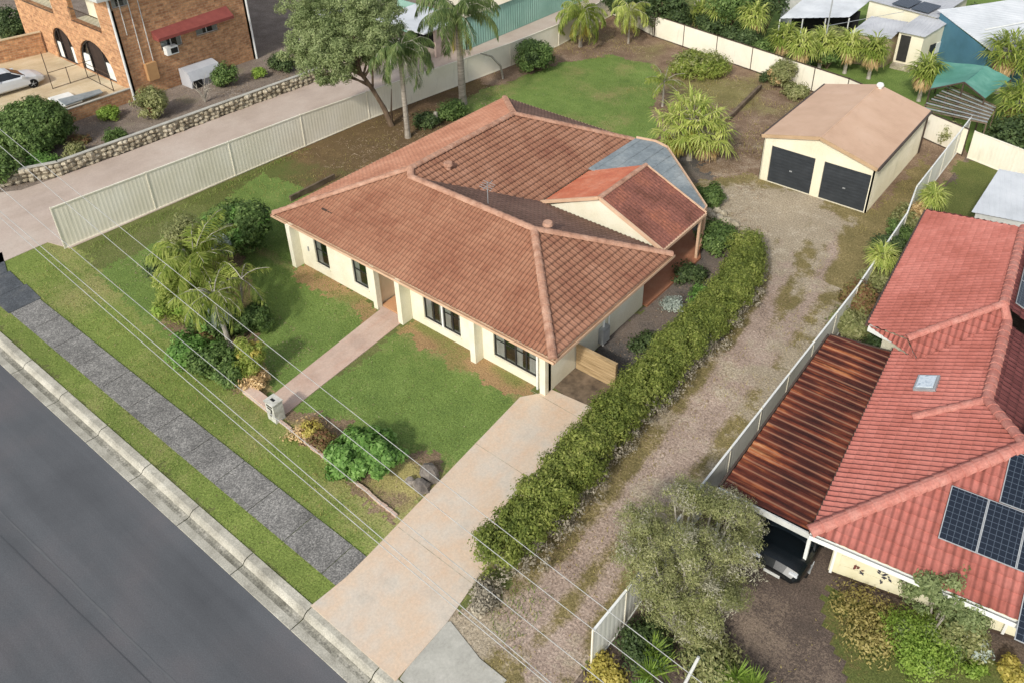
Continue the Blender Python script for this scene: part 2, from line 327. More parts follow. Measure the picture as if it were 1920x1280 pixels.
# ------------------------------------------------------------------ object helpers
def tag(o, label=None, cat=None, group=None, kind=None):
    if label: o['label'] = label
    if cat: o['category'] = cat
    if group: o['group'] = group
    if kind: o['kind'] = kind
    return o
def thing(name, label, cat, loc=(0, 0, 0), rotz=0., group=None):
    o = bpy.data.objects.new(name, None); COL.objects.link(o); o.location = loc; o.rotation_euler = (0, 0, rotz); o.empty_display_size = .3
    return tag(o, label, cat, group)
def wloc(o):
    v = Vector((0, 0, 0))
    while o is not None: v += Vector(o.location); o = o.parent
    return v
def link(name, me, mat, parent):
    o = bpy.data.objects.new(name, me); COL.objects.link(o)
    if mat is not None: me.materials.append(mat)
    if parent is not None: o.parent = parent
    return o
class MB:
    """collects faces; build() makes them ONE mesh object. world=True: points are world points"""
    def __init__(s): s.v = []; s.f = []; s.uv = []
    def face(s, pts, uvs=None):
        i = len(s.v); s.v += [tuple(p) for p in pts]; s.f.append(tuple(range(i, i+len(pts))))
        s.uv += list(uvs) if uvs else [(0, 0)]*len(pts)
    def box(s, x0, x1, y0, y1, z0, z1):
        p = [(x0, y0, z0), (x1, y0, z0), (x1, y1, z0), (x0, y1, z0), (x0, y0, z1), (x1, y0, z1), (x1, y1, z1), (x0, y1, z1)]
        for q in ((0, 3, 2, 1), (4, 5, 6, 7), (0, 1, 5, 4), (1, 2, 6, 5), (2, 3, 7, 6), (3, 0, 4, 7)):
            P = [p[k] for k in q]; s.face(P, [((a[0]+a[1]), a[2]) for a in P])
    def bar(s, a, b, w, h=None, up=(0, 0, 1)):
        a, b = Vector(a), Vector(b); h = h or w; d = (b-a).normalized(); up = Vector(up)
        if abs(d.dot(up)) > .98: up = Vector((0, 1, 0)) if abs(d.z) > .9 else Vector((0, 0, 1))
        r = d.cross(up).normalized()*w/2; u = r.cross(d).normalized()*h/2
        q = [a-r-u, a+r-u, a+r+u, a-r+u, b-r-u, b+r-u, b+r+u, b-r+u]
        for k in ((0, 1, 2, 3), (7, 6, 5, 4), (0, 4, 5, 1), (1, 5, 6, 2), (2, 6, 7, 3), (3, 7, 4, 0)): s.face([q[j] for j in k])
    def tube(s, pts, rs, n=8, caps=True):
        pts = [Vector(p) for p in pts]; rings = []
        if not hasattr(rs, '__len__'): rs = [rs]*len(pts)
        for i, p in enumerate(pts):
            d = (pts[min(i+1, len(pts)-1)]-pts[max(i-1, 0)]).normalized(); up = Vector((0, 0, 1)) if abs(d.z) < .9 else Vector((1, 0, 0))
            r = d.cross(up).normalized(); u = r.cross(d).normalized()
            rings.append([p+(r*math.cos(2*math.pi*k/n)+u*math.sin(2*math.pi*k/n))*rs[i] for k in range(n)])
        i0 = len(s.v)
        for r in rings: s.v += [tuple(q) for q in r]
        for i in range(len(rings)-1):
            for k in range(n):
                s.f.append((i0+i*n+k, i0+i*n+(k+1) % n, i0+(i+1)*n+(k+1) % n, i0+(i+1)*n+k)); s.uv += [(0, 0)]*4
        if caps:
            s.face(list(reversed(rings[0]))); s.face(rings[-1])
    def prism(s, poly, z0, z1):
        """poly of xy (CCW) from z0 to z1, closed"""
        a = sum(poly[i-1][0]*poly[i][1]-poly[i][0]*poly[i-1][1] for i in range(len(poly)))
        if a < 0: poly = poly[::-1]
        s.face([(p[0], p[1], z1) for p in poly], [(p[0], p[1]) for p in poly]); s.face([(p[0], p[1], z0) for p in reversed(poly)])
        L = 0
        for i in range(len(poly)):
            p, q = poly[i], poly[(i+1) % len(poly)]; d = math.hypot(q[0]-p[0], q[1]-p[1])
            s.face([(p[0], p[1], z0), (q[0], q[1], z0), (q[0], q[1], z1), (p[0], p[1], z1)], [(L, z0), (L+d, z0), (L+d, z1), (L, z1)]); L += d
    def slab(s, pts, t):
        """planar 3d polygon thickened downwards by t"""
        pts = [Vector(p) for p in pts]; dn = Vector((0, 0, -t)); s.face(pts, [(p.x, p.y) for p in pts]); s.face([p+dn for p in reversed(pts)])
        for i in range(len(pts)):
            p, q = pts[i], pts[(i+1) % len(pts)]; s.face([p+dn, q+dn, q, p])
    def build(s, name, mat, parent=None, world=True, smooth=False):
        me = bpy.data.meshes.new(name); v = s.v
        if parent is not None and world:
            o = wloc(parent); v = [(a-o.x, b-o.y, c-o.z) for a, b, c in v]
        me.from_pydata(v, [], s.f); ul = me.uv_layers.new(name='UVMap')
        ul.data.foreach_set('uv', np.array(s.uv, dtype=np.float32).ravel())
        if smooth: me.polygons.foreach_set('use_smooth', [True]*len(me.polygons))
        me.update(); return link(name, me, mat, parent)
def mesh_np(name, V, k, mat, parent=None, world=True):
    """V: (n*k, 3) points; each k in a row are one face"""
    V = np.asarray(V, dtype=np.float32)
    if parent is not None and world: o = wloc(parent); V = V - np.array([o.x, o.y, o.z], dtype=np.float32)
    n = len(V)//k; me = bpy.data.meshes.new(name); me.vertices.add(len(V)); me.vertices.foreach_set('co', V.ravel())
    me.loops.add(len(V)); me.loops.foreach_set('vertex_index', np.arange(len(V), dtype=np.int32))
    me.polygons.add(n); me.polygons.foreach_set('loop_start', np.arange(0, len(V), k, dtype=np.int32))
    try: me.polygons.foreach_set('loop_total', np.full(n, k, dtype=np.int32))
    except Exception: pass
    me.update(calc_edges=True); return link(name, me, mat, parent)
def inpoly(X, Y, poly):
    c = np.zeros(X.shape, bool); n = len(poly)
    for i in range(n):
        x1, y1 = poly[i]; x2, y2 = poly[(i+1) % n]
        if y1 == y2: continue
        k = ((y1 > Y) != (y2 > Y)) & (X < (x2-x1)*(Y-y1)/(y2-y1)+x1); c ^= k
    return c
def vnoise(X, Y, sc, seed=0):
    r = np.random.RandomState(seed); T = r.rand(64, 64); x = X*sc; y = Y*sc; xi = np.floor(x).astype(int); yi = np.floor(y).astype(int)
    fx = x-xi; fy = y-yi; fx = fx*fx*(3-2*fx); fy = fy*fy*(3-2*fy); g = lambda a, b: T[a % 64, b % 64]
    return (g(xi, yi)*(1-fx)+g(xi+1, yi)*fx)*(1-fy)+(g(xi, yi+1)*(1-fx)+g(xi+1, yi+1)*fx)*fy
def dseg(X, Y, pts):
    d = np.full(X.shape, 1e9)
    for (x1, y1), (x2, y2) in zip(pts[:-1], pts[1:]):
        L = (x2-x1)**2+(y2-y1)**2; t = np.clip(((X-x1)*(x2-x1)+(Y-y1)*(y2-y1))/L, 0, 1); d = np.minimum(d, np.hypot(X-x1-t*(x2-x1), Y-y1-t*(y2-y1)))
    return d

# ================================================================== THE GROUND
B = MB()
for (y0, y1, z0, z1) in ((-300, -6, -.02, -.02), (-6, -5.9, -.02, -.2), (-5.9, 7.62, -.2, -.2), (7.62, 7.63, -.2, -.03), (7.63, 500, -.03, -.03)):
    B.face([(-500, y0, z0), (300, y0, z0), (300, y1, z1), (-500, y1, z1)])
tag(B.build('ground', MAT['ground']), kind='structure')
B = MB(); B.face([(-400, -5.5, -.16), (250, -5.5, -.16), (250, 7.0, -.145), (-400, 7.0, -.145)])
tag(B.build('road', MAT['asphalt']), kind='structure')
# rolled kerb with its channel, cast in lengths
B = MB(); B2 = MB(); prof = [(6.92, -.16), (6.93, -.12), (7.18, -.14), (7.30, -.15), (7.40, -.13), (7.47, -.03), (7.56, .02), (7.80, .03), (7.82, -.02)]
x = -120.
while x < 60:
    L = 2.97
    for (a, b) in zip(prof[:-1], prof[1:]):
        BB = B2 if (7.17 < a[0] < 7.4) else B
        BB.face([(x, a[0], a[1]), (x+L, a[0], a[1]), (x+L, b[0], b[1]), (x, b[0], b[1])])
    x += 3.
tag(B.build('kerb', MAT['kerb']), kind='structure'); tag(B2.build('kerb_channel', MAT['gutterdark']), kind='structure')

# yard surfaces: one classified grid, each surface its own object, no overlaps
GRIDS = [(-41.6, -6.4, 7.8, 60.2, .1), (-84, -41.6, 7.8, 92, .3), (-6.4, 14, 7.8, 60.2, .2), (-41.6, 14, 60.2, 92, .3)]
PX = lambda pts: [G(*p) for p in pts]
regs = []      # later entries win
def reg(name, poly, jit=True): regs.append((name, poly, jit))
reg('leaf_litter', [(-39.6, 36), (-7.5, 36), (-7.5, 52), (-38, 62), (-38.5, 60)], True)
reg('side_yard', [(-41, 19), (-23, 19), (-23, 41), (-41, 41)])
reg('verge', [(-42, 7.8), (-11.8, 7.8), (-11.8, 12.4), (-23, 12.2), (-41.5, 13)])
reg('front_lawn', [(-36.5, 12.2), (-23.3, 12.2), (-23.3, 19.2), (-29.8, 19.2), (-30.5, 23.5), (-38.5, 23.5)])
reg('front_lawn', [(-22.4, 12.2), (-15.1, 12.2), (-15.1, 19.5), (-22.4, 19.5)])
reg('facade_soil', PX([(550, 506), (580, 488), (712, 568), (716, 600), (690, 612), (668, 592), (655, 577), (610, 560), (570, 540)]))
reg('facade_soil', PX([(745, 622), (776, 592), (880, 650), (1020, 722), (1022, 742), (975, 748), (900, 712), (850, 680), (790, 648)]))
reg('front_bed', PX([(520, 762), (590, 772), (650, 800), (760, 850), (830, 850), (822, 885), (745, 972), (690, 930), (600, 850)]))
reg('front_bed', PX([(300, 590), (350, 480), (460, 470), (478, 520), (470, 640), (512, 722), (475, 748), (440, 735), (380, 680)]))
reg('back_lawn', PX([(840, 200), (900, 168), (965, 150), (1050, 118), (1150, 105), (1222, 120), (1240, 150), (1225, 200), (1235, 250), (1200, 285), (940, 250)]))
reg('mulch_bed', [(-15, 21.2), (-11, 20), (-11, 34), (-14, 37), (-22, 37), (-15, 31)])
reg('mulch_bed', PX([(1195, 270), (1300, 300), (1390, 390), (1350, 440), (1300, 420)]))
reg('lane', [(-11.9, 7.8), (-7.3, 7.8), (-7.4, 45), (-9.5, 49), (-9.5, 41), (-16.3, 40.5), (-18.8, 37.5), (-16.2, 33.5), (-12.6, 33), (-11.3, 28), (-11.3, 20), (-11.0, 12)])
reg('neighbour_yard', [(-7.35, 7.8), (14, 7.8), (14, 60), (-7.35, 60)], False)
reg('neighbour_lawn', [(-7.3, 40), (-7.3, 49.8), (4, 50), (4, 40)])
reg('neighbour_lawn', PX([(1538, 1082), (1700, 1160), (1905, 1240), (1990, 1300), (1900, 1420), (1640, 1420), (1590, 1280), (1548, 1190)]))
reg('garden_soil', [(-84, 7.8), (-47.2, 7.8), (-46.8, 92), (-84, 92)], False)
reg('rear_lawn', [(-30, 62), (-23.4, 55), (-9, 51.9), (-7.3, 50.6), (4, 50.6), (4, 92), (-30, 92)])
MATOF = dict(leaf_litter='soil', side_yard='sidegrass', verge='verge', front_lawn='lawn', facade_soil='facade_soil', front_bed='bed', back_lawn='lawn',
             mulch_bed='mulch', lane='lane', neighbour_yard='drygravel', neighbour_lawn='sidegrass', garden_soil='garden', rear_lawn='lawn', land='ground')
def gauss(X, Y, cx, cy, r, e=2): return np.exp(-((np.hypot(X-cx, Y-cy)/r)**e))
def weights(n, X, Y):
    nz = vnoise(X, Y, .45, 7); b = np.zeros(X.shape); c = np.zeros(X.shape)
    if n == 'front_lawn':
        b = .16+.28*(nz-.5); b += .45*gauss(X, Y, -15.6, 13.2, 1.6)+.35*np.exp(-np.abs(Y-18.4)/.4)+.2*np.exp(-np.abs(Y-12.3)/.5)
        c = .4*np.exp(-np.abs(Y-18.7)/.35)
    elif n == 'back_lawn':
        b = .3+.5*(nz-.5)+.35*gauss(X, Y, -37, 42, 3); c = .15*gauss(X, Y, -30, 51, 2)
    elif n == 'verge':
        b = .38+.5*(nz-.5)+.25*np.exp(-np.abs(Y-12.2)/.5); c = .55*np.exp(-np.abs(Y-12.3)/.35)*(X > -23)
    elif n == 'side_yard':
        b = np.clip((Y-21)/7., 0, 1)*.75+.3*(nz-.5)+.1; c = np.clip((Y-27)/8., 0, 1)*.45+.5*(nz-.5)
    elif n == 'leaf_litter':
        b = .22+.7*(nz-.5)+.4*gauss(X, Y, -24, 50, 4); c = .1+.6*gauss(X, Y, -16, 44, 3)*nz+.3*gauss(X, Y, -18, 40, 2)
    elif n == 'facade_soil': b = .3+.9*(vnoise(X, Y, 1.2, 9)-.5)
    elif n == 'front_bed': b = .3+.9*(vnoise(X, Y, 1., 9)-.5)+.4*gauss(X, Y, -16.5, 12.9, .8)
    elif n == 'mulch_bed': b = .35+.8*(nz-.5)
    elif n == 'lane':
        r1 = [G(960, 1180), G(1050, 1090), G(1180, 950), G(1290, 800), G(1370, 690), G(1430, 590), G(1470, 500), G(1480, 420)]
        r2 = [G(1010, 1270), G(1120, 1120), G(1230, 960), G(1330, 800), G(1440, 660), G(1520, 560), G(1560, 470), G(1560, 400)]
        n2 = vnoise(X, Y, 1.6, 21); n3 = vnoise(X, Y, 3.7, 22)
        b = .95*np.exp(-(dseg(X, Y, r1)/.48)**2)+.7*np.exp(-(dseg(X, Y, r2)/.42)**2)+.5*(nz-.5)+.35*(n2-.5)+.14
        b += .35*np.exp(-((Y-10)/3.)**2)
        c = .12+1.25*gauss(X, Y, -13.4, 37.4, 3.4, 3)+.55*gauss(X, Y, -11.0, 32, 2.6)+.75*gauss(X, Y, -10.2, 9.3, 1.7)+.7*(nz-.5)+.6*(n2-.5)+.35*(n3-.5)
        c -= .35*np.exp(-(dseg(X, Y, [(-11.8, 31), (-12.2, 34.5), (-13.5, 38)])/.35)**2)+.3*np.exp(-(dseg(X, Y, [(-10.4, 31), (-10.6, 34.5), (-12.4, 39)])/.3)**2)
        k_ = np.clip((X+9.9)/.8, 0, 1)*(Y > 33); c -= .8*k_; b -= .4*k_
        c += .35*np.exp(-((X+8.1)/.35)**2)*(Y < 32)
    elif n == 'neighbour_yard': b = .25+.6*(nz-.5)
    elif n == 'neighbour_lawn':
        b = (.35+.8*(nz-.5))*(Y < 30)+.05; c = .2*(Y < 30)+.5*(nz-.5)*(Y < 30)
        b = np.where(Y > 30, -.3, b)
    elif n == 'garden_soil': b = .05+.8*(nz-.5)
    elif n == 'rear_lawn': b = .2*nz
    return b, c
names = []
for r in regs:
    if r[0] not in names: names.append(r[0])
for (gx0, gx1, gy0, gy1, RES) in GRIDS:
    nx_, ny_ = round((gx1-gx0)/RES), round((gy1-gy0)/RES); ex = np.linspace(gx0, gx1, nx_+1); ey = np.linspace(gy0, gy1, ny_+1)
    VX, VY = np.meshgrid(ex, ey, indexing='ij'); CXg, CYg = np.meshgrid((ex[1:]+ex[:-1])/2, (ey[1:]+ey[:-1])/2, indexing='ij')
    dj = lambda k: (vnoise(CXg, CYg, 1.1, k)-.5)*.7+(vnoise(CXg, CYg, 4., k+1)-.5)*.35+(vnoise(CXg, CYg, 11., k+2)-.5)*.3
    jx = CXg+dj(1); jy = CYg+dj(11); lab = np.full(CXg.shape, -1)
    for i, (nme, poly, j) in enumerate(regs): lab[inpoly(jx if j else CXg, jy if j else CYg, poly)] = i
    for nme in names+['land']:
        m = np.isin(lab, [i for i, r in enumerate(regs) if r[0] == nme]) if nme != 'land' else (lab < 0)
        ii, jj = np.nonzero(m)
        if len(ii) == 0: continue
        ny = VX.shape[1]; q = np.stack([ii*ny+jj, (ii+1)*ny+jj, (ii+1)*ny+jj+1, ii*ny+jj+1], 1)
        u, inv = np.unique(q, return_inverse=True); inv = inv.reshape(q.shape)
        X = VX.ravel()[u]; Y = VY.ravel()[u]
        Z = (vnoise(X, Y, .8, 5)-.5)*.05+(vnoise(X, Y, 2.5, 6)-.5)*.03 + .0
        soft = nme in ('leaf_litter', 'mulch_bed', 'front_bed', 'side_yard', 'garden_soil')
        Z = Z*(.6 if soft else .3)
        me = bpy.data.meshes.new(nme); me.vertices.add(len(X)); me.vertices.foreach_set('co', np.stack([X, Y, Z], 1).astype(np.float32).ravel())
        me.loops.add(inv.size); me.loops.foreach_set('vertex_index', inv.astype(np.int32).ravel())
        me.polygons.add(len(inv)); me.polygons.foreach_set('loop_start', np.arange(0, inv.size, 4, dtype=np.int32)); me.update(calc_edges=True)
        b, c = weights(nme, X, Y)
        for an, av in (('mixb', b), ('mixc', c)):
            a = me.attributes.new(an, 'FLOAT', 'POINT'); a.data.foreach_set('value', np.asarray(av, dtype=np.float32))
        me.polygons.foreach_set('use_smooth', [True]*len(me.polygons))
        tag(link(nme, me, MAT[MATOF[nme]], None), kind='structure')

def pave(name, pts, mat, top=.03, bot=-.05):
    B = MB(); B.prism(pts, bot, top); return tag(B.build(name, mat), kind='structure')
# footpath slabs
B = MB(); x = -36.9
while x < -15.0:
    x1 = min(x+1.93, -14.7); B.prism([(x+.015, 8.66), (x1-.015, 8.66), (x1-.015, 9.93), (x+.015, 9.93)], -.05, .035); x += 1.93
tag(B.build('footpath', MAT['aggregate']), kind='structure')
B = MB()
for a, b in ((-42.2, -40.3), (-40.27, -38.6), (-38.57, -36.93)): B.prism([(a, 8.6), (b, 8.6), (b, 10.0), (a, 10.1 if a > -42 else 10.6)], -.05, .03)
tag(B.build('bitumen_footpath', MAT['darkpath']), kind='structure')
pave('driveway', [G(583, 1136), G(618, 1108), G(650, 1082), G(690, 1042), G(975, 745), G(1018, 737), G(1032, 730), G(1112, 765), (-12.2, 19.4), (-11.75, 13), (-11.7, 11.6), G(840, 1165), G(742, 1277)], MAT['driveway'], .045)
B = MB(); B.prism([(-15.1, 19.75), (-12.3, 19.3), (-12.3, 21.2), (-14.95, 21.2)], -.05, .035)
tag(B.build('side_paving', MAT['oldtimber']), kind='structure')
pave('garden_path', [G(500, 750), G(535, 777), G(750, 608), (-22.75, 19.0), (-22.75, 19.1), (-24.25, 19.1), G(712, 582)], MAT['pathway'], .04)
pave('porch', [(-24.25, 19.12), (-22.75, 19.12), (-22.75, 21.2), (-24.25, 21.2)], MAT['porch'], .09)
pave('patio', [(-21.9, 26.35), (-14.75, 26.35), (-14.68, 31.1), (-15.4, 32.3), (-19.5, 35.9), (-21.9, 35.9)], MAT['patio'], .12)
pave('concrete_apron', [G(750, 1272), G(822, 1168), G(845, 1165), G(900, 1235), G(950, 1275), (-9.2, 7.84), (-11.3, 7.84)], MAT['apron'], .03)
pave('shared_driveway', [(-41.3, 7.84), (-41.3, 12.4), (-39.9, 12.8), (-39.45, 31), (-38.0, 46), (-38.6, 62), (-46.4, 64), (-46.9, 40), (-47.3, 20), (-47.7, 14), (-50, 11), (-54, 7.84)], MAT['pinkdrive'], .03)

# ================================================================== GENERAL BUILDERS
def wall(parent, name, mat, p0, p1, outline, holes=(), thick=.15):
    """upright wall from p0 towards p1 (xy); outline and holes are (u, z) polygons; outer face on the right of p0->p1"""
    p0 = Vector((p0[0], p0[1], 0)); U = Vector((p1[0], p1[1], 0))-p0; L = U.length; U.normalize(); N = Vector((U.y, -U.x, 0))
    if outline is None or not hasattr(outline, '__len__'): h = outline; outline = [(0, 0), (L, 0), (L, h), (0, h)]
    loops = [outline]+[list(h) for h in holes]
    flat = [q for lp in loops for q in lp]; tri = tessellate_polygon([[Vector((a, b, 0)) for a, b in lp] for lp in loops])
    B = MB(); P = lambda q, d: p0+U*q[0]+Vector((0, 0, q[1]))-N*d
    for t in tri:
        a, b, c = [flat[i] for i in t]
        if (b[0]-a[0])*(c[1]-a[1])-(c[0]-a[0])*(b[1]-a[1]) < 0: b, c = c, b
        B.face([P(a, 0), P(b, 0), P(c, 0)], [a, b, c]); B.face([P(a, thick), P(c, thick), P(b, thick)], [a, c, b])
    for li, lp in enumerate(loops):
        ar = sum(lp[i-1][0]*lp[i][1]-lp[i][0]*lp[i-1][1] for i in range(len(lp)))
        lp = lp if (ar > 0) == (li == 0) else lp[::-1]
        for i in range(len(lp)):
            a, b = lp[i], lp[(i+1) % len(lp)]; B.face([P(a, thick), P(b, thick), P(b, 0), P(a, 0)], [a, b, b, a])
    return B.build(name, mat, parent)
def rect(u0, u1, z0, z1): return [(u0, z0), (u1, z0), (u1, z1), (u0, z1)]
def window(parent, p0, p1, u0, u1, z0, z1, mull=1, transom=False, frame='darkframe', sill='render', curtain=True, inset=.06):
    """window unit set in a wall opening of wall p0->p1"""
    p0 = Vector((p0[0], p0[1], 0)); U = (Vector((p1[0], p1[1], 0))-p0).normalized(); N = Vector((U.y, -U.x, 0))
    P = lambda u, z, d=0: p0+U*u+Vector((0, 0, z))-N*d
    f = .038; B = MB(); t = .05
    def bx(ua, ub, za, zb, d0, d1):
        q = [P(ua, za, d0), P(ub, za, d0), P(ub, zb, d0), P(ua, zb, d0), P(ua, za, d1), P(ub, za, d1), P(ub, zb, d1), P(ua, zb, d1)]
        for k in ((0, 1, 2, 3), (7, 6, 5, 4), (0, 4, 5, 1), (1, 5, 6, 2), (2, 6, 7, 3), (3, 7, 4, 0)): bb.face([q[j] for j in k])
    bb = B; d0, d1 = inset, inset+t
    bx(u0, u1, z0, z0+f, d0, d1); bx(u0, u1, z1-f, z1, d0, d1); bx(u0, u0+f, z0+f, z1-f, d0, d1); bx(u1-f, u1, z0+f, z1-f, d0, d1)
    for k in range(1, mull+1):
        c = u0+(u1-u0)*k/(mull+1); bx(c-.03, c+.03, z0+f, z1-f, d0+.002, d1)
    if transom:
        c = z0+(z1-z0)*.55; bx(u0+f, u1-f, c-.015, c+.015, d0+.01, d1-.005)
    win = B.build('window', MAT[frame], parent)
    bb = MB(); bb.face([P(u0+f, z0+f, d1-.02), P(u1-f, z0+f, d1-.02), P(u1-f, z1-f, d1-.02), P(u0+f, z1-f, d1-.02)]); bb.build('pane', MAT['glass'], win)
    bb = MB(); bx(u0-.04, u1+.04, z0-.07, z0-.003, -.05, inset+.02); bb.build('sill', MAT[sill], win)
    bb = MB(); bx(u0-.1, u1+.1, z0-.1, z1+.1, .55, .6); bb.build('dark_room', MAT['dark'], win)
    if curtain:
        bb = MB(); n = 26
        segs = [(u0+f, u0+(u1-u0)*.34), (u1-(u1-u0)*.22, u1-f)] if mull < 2 else [(u0+f, u0+(u1-u0)*.24), (u0+(u1-u0)*.46, u0+(u1-u0)*.64), (u1-(u1-u0)*.2, u1-f)]
        for a, b in segs:
            for i in range(n):
                ua, ub = a+(b-a)*i/n, a+(b-a)*(i+1)/n; w = lambda k: .145+.012*math.sin(k*2.2)
                bb.face([P(ua, z0+f, w(i)), P(ub, z0+f, w(i+1)), P(ub, z1-f, w(i+1)), P(ua, z1-f, w(i))])
        bb.build('curtain', MAT['curtain'], win)
    return win
def plane_of(e0, e1, slope):
    """roof plane rising to the left of eave e0->e1; returns (point, unit normal)"""
    U = (Vector(e1)-Vector(e0)).normalized(); Nh = Vector((-U.y, U.x, 0)).normalized(); V = (Nh+Vector((0, 0, slope))).normalized(); return Vector(e0), U.cross(V).normalized()
def tiled(poly, name, mat, parent, tw=.24, ch=.33, amp=.026, step=.03, o=None, U=None, spp=4, mode='tile', lift=.03):
    """poly: convex 3d polygon, CCW from above, first edge the eave unless o and U are given"""
    poly = [Vector(p) for p in poly]; o = Vector(o) if o else poly[0].copy()
    nrm = Vector((0, 0, 0))
    for i in range(len(poly)): nrm += poly[i-1].cross(poly[i])
    nrm.normalize()
    if nrm.z < 0: nrm = -nrm; poly = poly[::-1]
    U = Vector(U) if U else (poly[1]-poly[0]); U = (U-nrm*U.dot(nrm)).normalized(); V = nrm.cross(U).normalized()
    us = [(p-o).dot(U) for p in poly]; vs = [(p-o).dot(V) for p in poly]
    k0, k1 = math.floor(min(us)/tw)-1, math.ceil(max(us)/tw)+1; j0, j1 = math.floor(min(vs)/ch), math.ceil(max(vs)/ch)+1
    nu = (k1-k0)*spp; ua = k0*tw+np.arange(nu+1)*tw/spp; ph = ua/tw*2*math.pi
    if mode == 'tile': hp = amp*np.clip(np.sin(ph), -.6, 1)
    elif mode == 'rib': hp = amp*(np.cos(ph) > .6)
    else: hp = np.zeros(nu+1)
    verts = []; uvs = []; faces = []
    for j in range(j0, j1):
        for (v, h) in ((j*ch+1e-4, step+.004), ((j+1)*ch, 0.)):
            for u, q in zip(ua, hp): verts.append(o+U*float(u)+V*v+nrm*float(h+q+lift)); uvs.append((float(u)+50*tw, v+50*ch))
    W = nu+1
    for r in range((j1-j0)*2-1):
        for i in range(nu): a = r*W+i; faces.append((a, a+1, a+W+1, a+W))
    off = wloc(parent) if parent else Vector((0, 0, 0))
    m_ = len(poly); convex = all((poly[(i+1) % m_]-poly[i]).cross(poly[(i+2) % m_]-poly[(i+1) % m_]).dot(nrm) > -1e-3 for i in range(m_))
    parts = [poly] if convex else [[poly[i] for i in t] for t in tessellate_polygon([poly])]
    V_ = []; F_ = []; UV_ = []
    for pp in parts:
        a_ = Vector((0, 0, 0))
        for i in range(len(pp)): a_ += pp[i-1].cross(pp[i])
        if a_.dot(nrm) < 0: pp = pp[::-1]
        bm = bmesh.new(); bv = [bm.verts.new(p) for p in verts]; ul = bm.loops.layers.uv.new('UVMap')
        for f in faces:
            ff = bm.faces.new([bv[i] for i in f])
            for lp, i in zip(ff.loops, f): lp[ul].uv = uvs[i]
        for i in range(len(pp)):
            p, q = pp[i], pp[(i+1) % len(pp)]
            if (q-p).length < 1e-4: continue
            n = (q-p).cross(nrm).normalized()
            bmesh.ops.bisect_plane(bm, geom=bm.verts[:]+bm.edges[:]+bm.faces[:], dist=1e-5, plane_co=p, plane_no=n, clear_outer=True)
        bm.verts.index_update(); b0 = len(V_); V_ += [tuple(v.co-off) for v in bm.verts]
        for f in bm.faces: F_.append([b0+v.index for v in f.verts]); UV_ += [tuple(lp[ul].uv) for lp in f.loops]
        bm.free()
    me = bpy.data.meshes.new(name); me.from_pydata(V_, [], F_); ul = me.uv_layers.new(name='UVMap')
    if UV_: ul.data.foreach_set('uv', np.array(UV_, dtype=np.float32).ravel())
    me.update(); return link(name, me, mat, parent)
def capping(parent, pts, mat, r=.13, name='ridge_capping', L=.38, lift=.03):
    B = MB()
    for a, b in zip(pts[:-1], pts[1:]):
        a, b = Vector(a), Vector(b); d = b-a; n = max(1, int(d.length/L)); d.normalize(); s = d.cross(Vector((0, 0, 1))).normalized(); u = s.cross(d).normalized()
        st = (b-a).length/n
        for i in range(n):
            p, q = a+d*(st*i-.02), a+d*(st*(i+1)+.02); rr = []
            for c, k in ((p, 1.1), (q, .92)):
                rr.append([c+s*math.cos(t)*r*k+u*(math.sin(t)*r*.75*k+lift-.02) for t in np.linspace(0, math.pi, 7)])
            for k in range(6): B.face([rr[0][k+1], rr[0][k], rr[1][k], rr[1][k+1]])
            B.face(rr[0])
    return B.build(name, mat, parent)
def gutter(parent, pts, mat, w=.12, h=.12, name='gutter', close=False):
    B = MB(); pts = [Vector(p) for p in pts]
    if close: pts.append(pts[0])
    for a, b in zip(pts[:-1], pts[1:]):
        d = (b-a).normalized(); n = Vector((d.y, -d.x, 0)).normalized()
        prof = [(0, .0), (0, -h), (w, -h), (w, .01), (w-.015, .01), (w-.015, -h+.02), (.015, -h+.02)]
        for i in range(len(prof)-1):
            f, g = prof[i], prof[i+1]; Q = lambda c, e, s: c+n*e[0]+Vector((0, 0, e[1]))+d*s
            B.face([Q(a, f, -w*.0), Q(b, f, w), Q(b, g, w), Q(a, g, 0)])
    return B.build(name, mat, parent)
def mound(B, c, r, rng, sq=(1, 1, .7), n=7, m=5):
    """an irregular rock"""
    rings = []; k = [[1+.28*(rng.random()-.5) for _ in range(n)] for _ in range(m+1)]
    for i in range(m+1):
        t = math.pi*i/m; rings.append([(c[0]+r*sq[0]*math.sin(t)*math.cos(2*math.pi*j/n)*k[i][j], c[1]+r*sq[1]*math.sin(t)*math.sin(2*math.pi*j/n)*k[i][j], c[2]+r*sq[2]*math.cos(t)*(k[i][0] if 0 < i < m else 1)) for j in range(n)])
    for i in range(m):
        for j in range(n): B.face([rings[i][j], rings[i+1][j], rings[i+1][(j+1) % n], rings[i][(j+1) % n]])
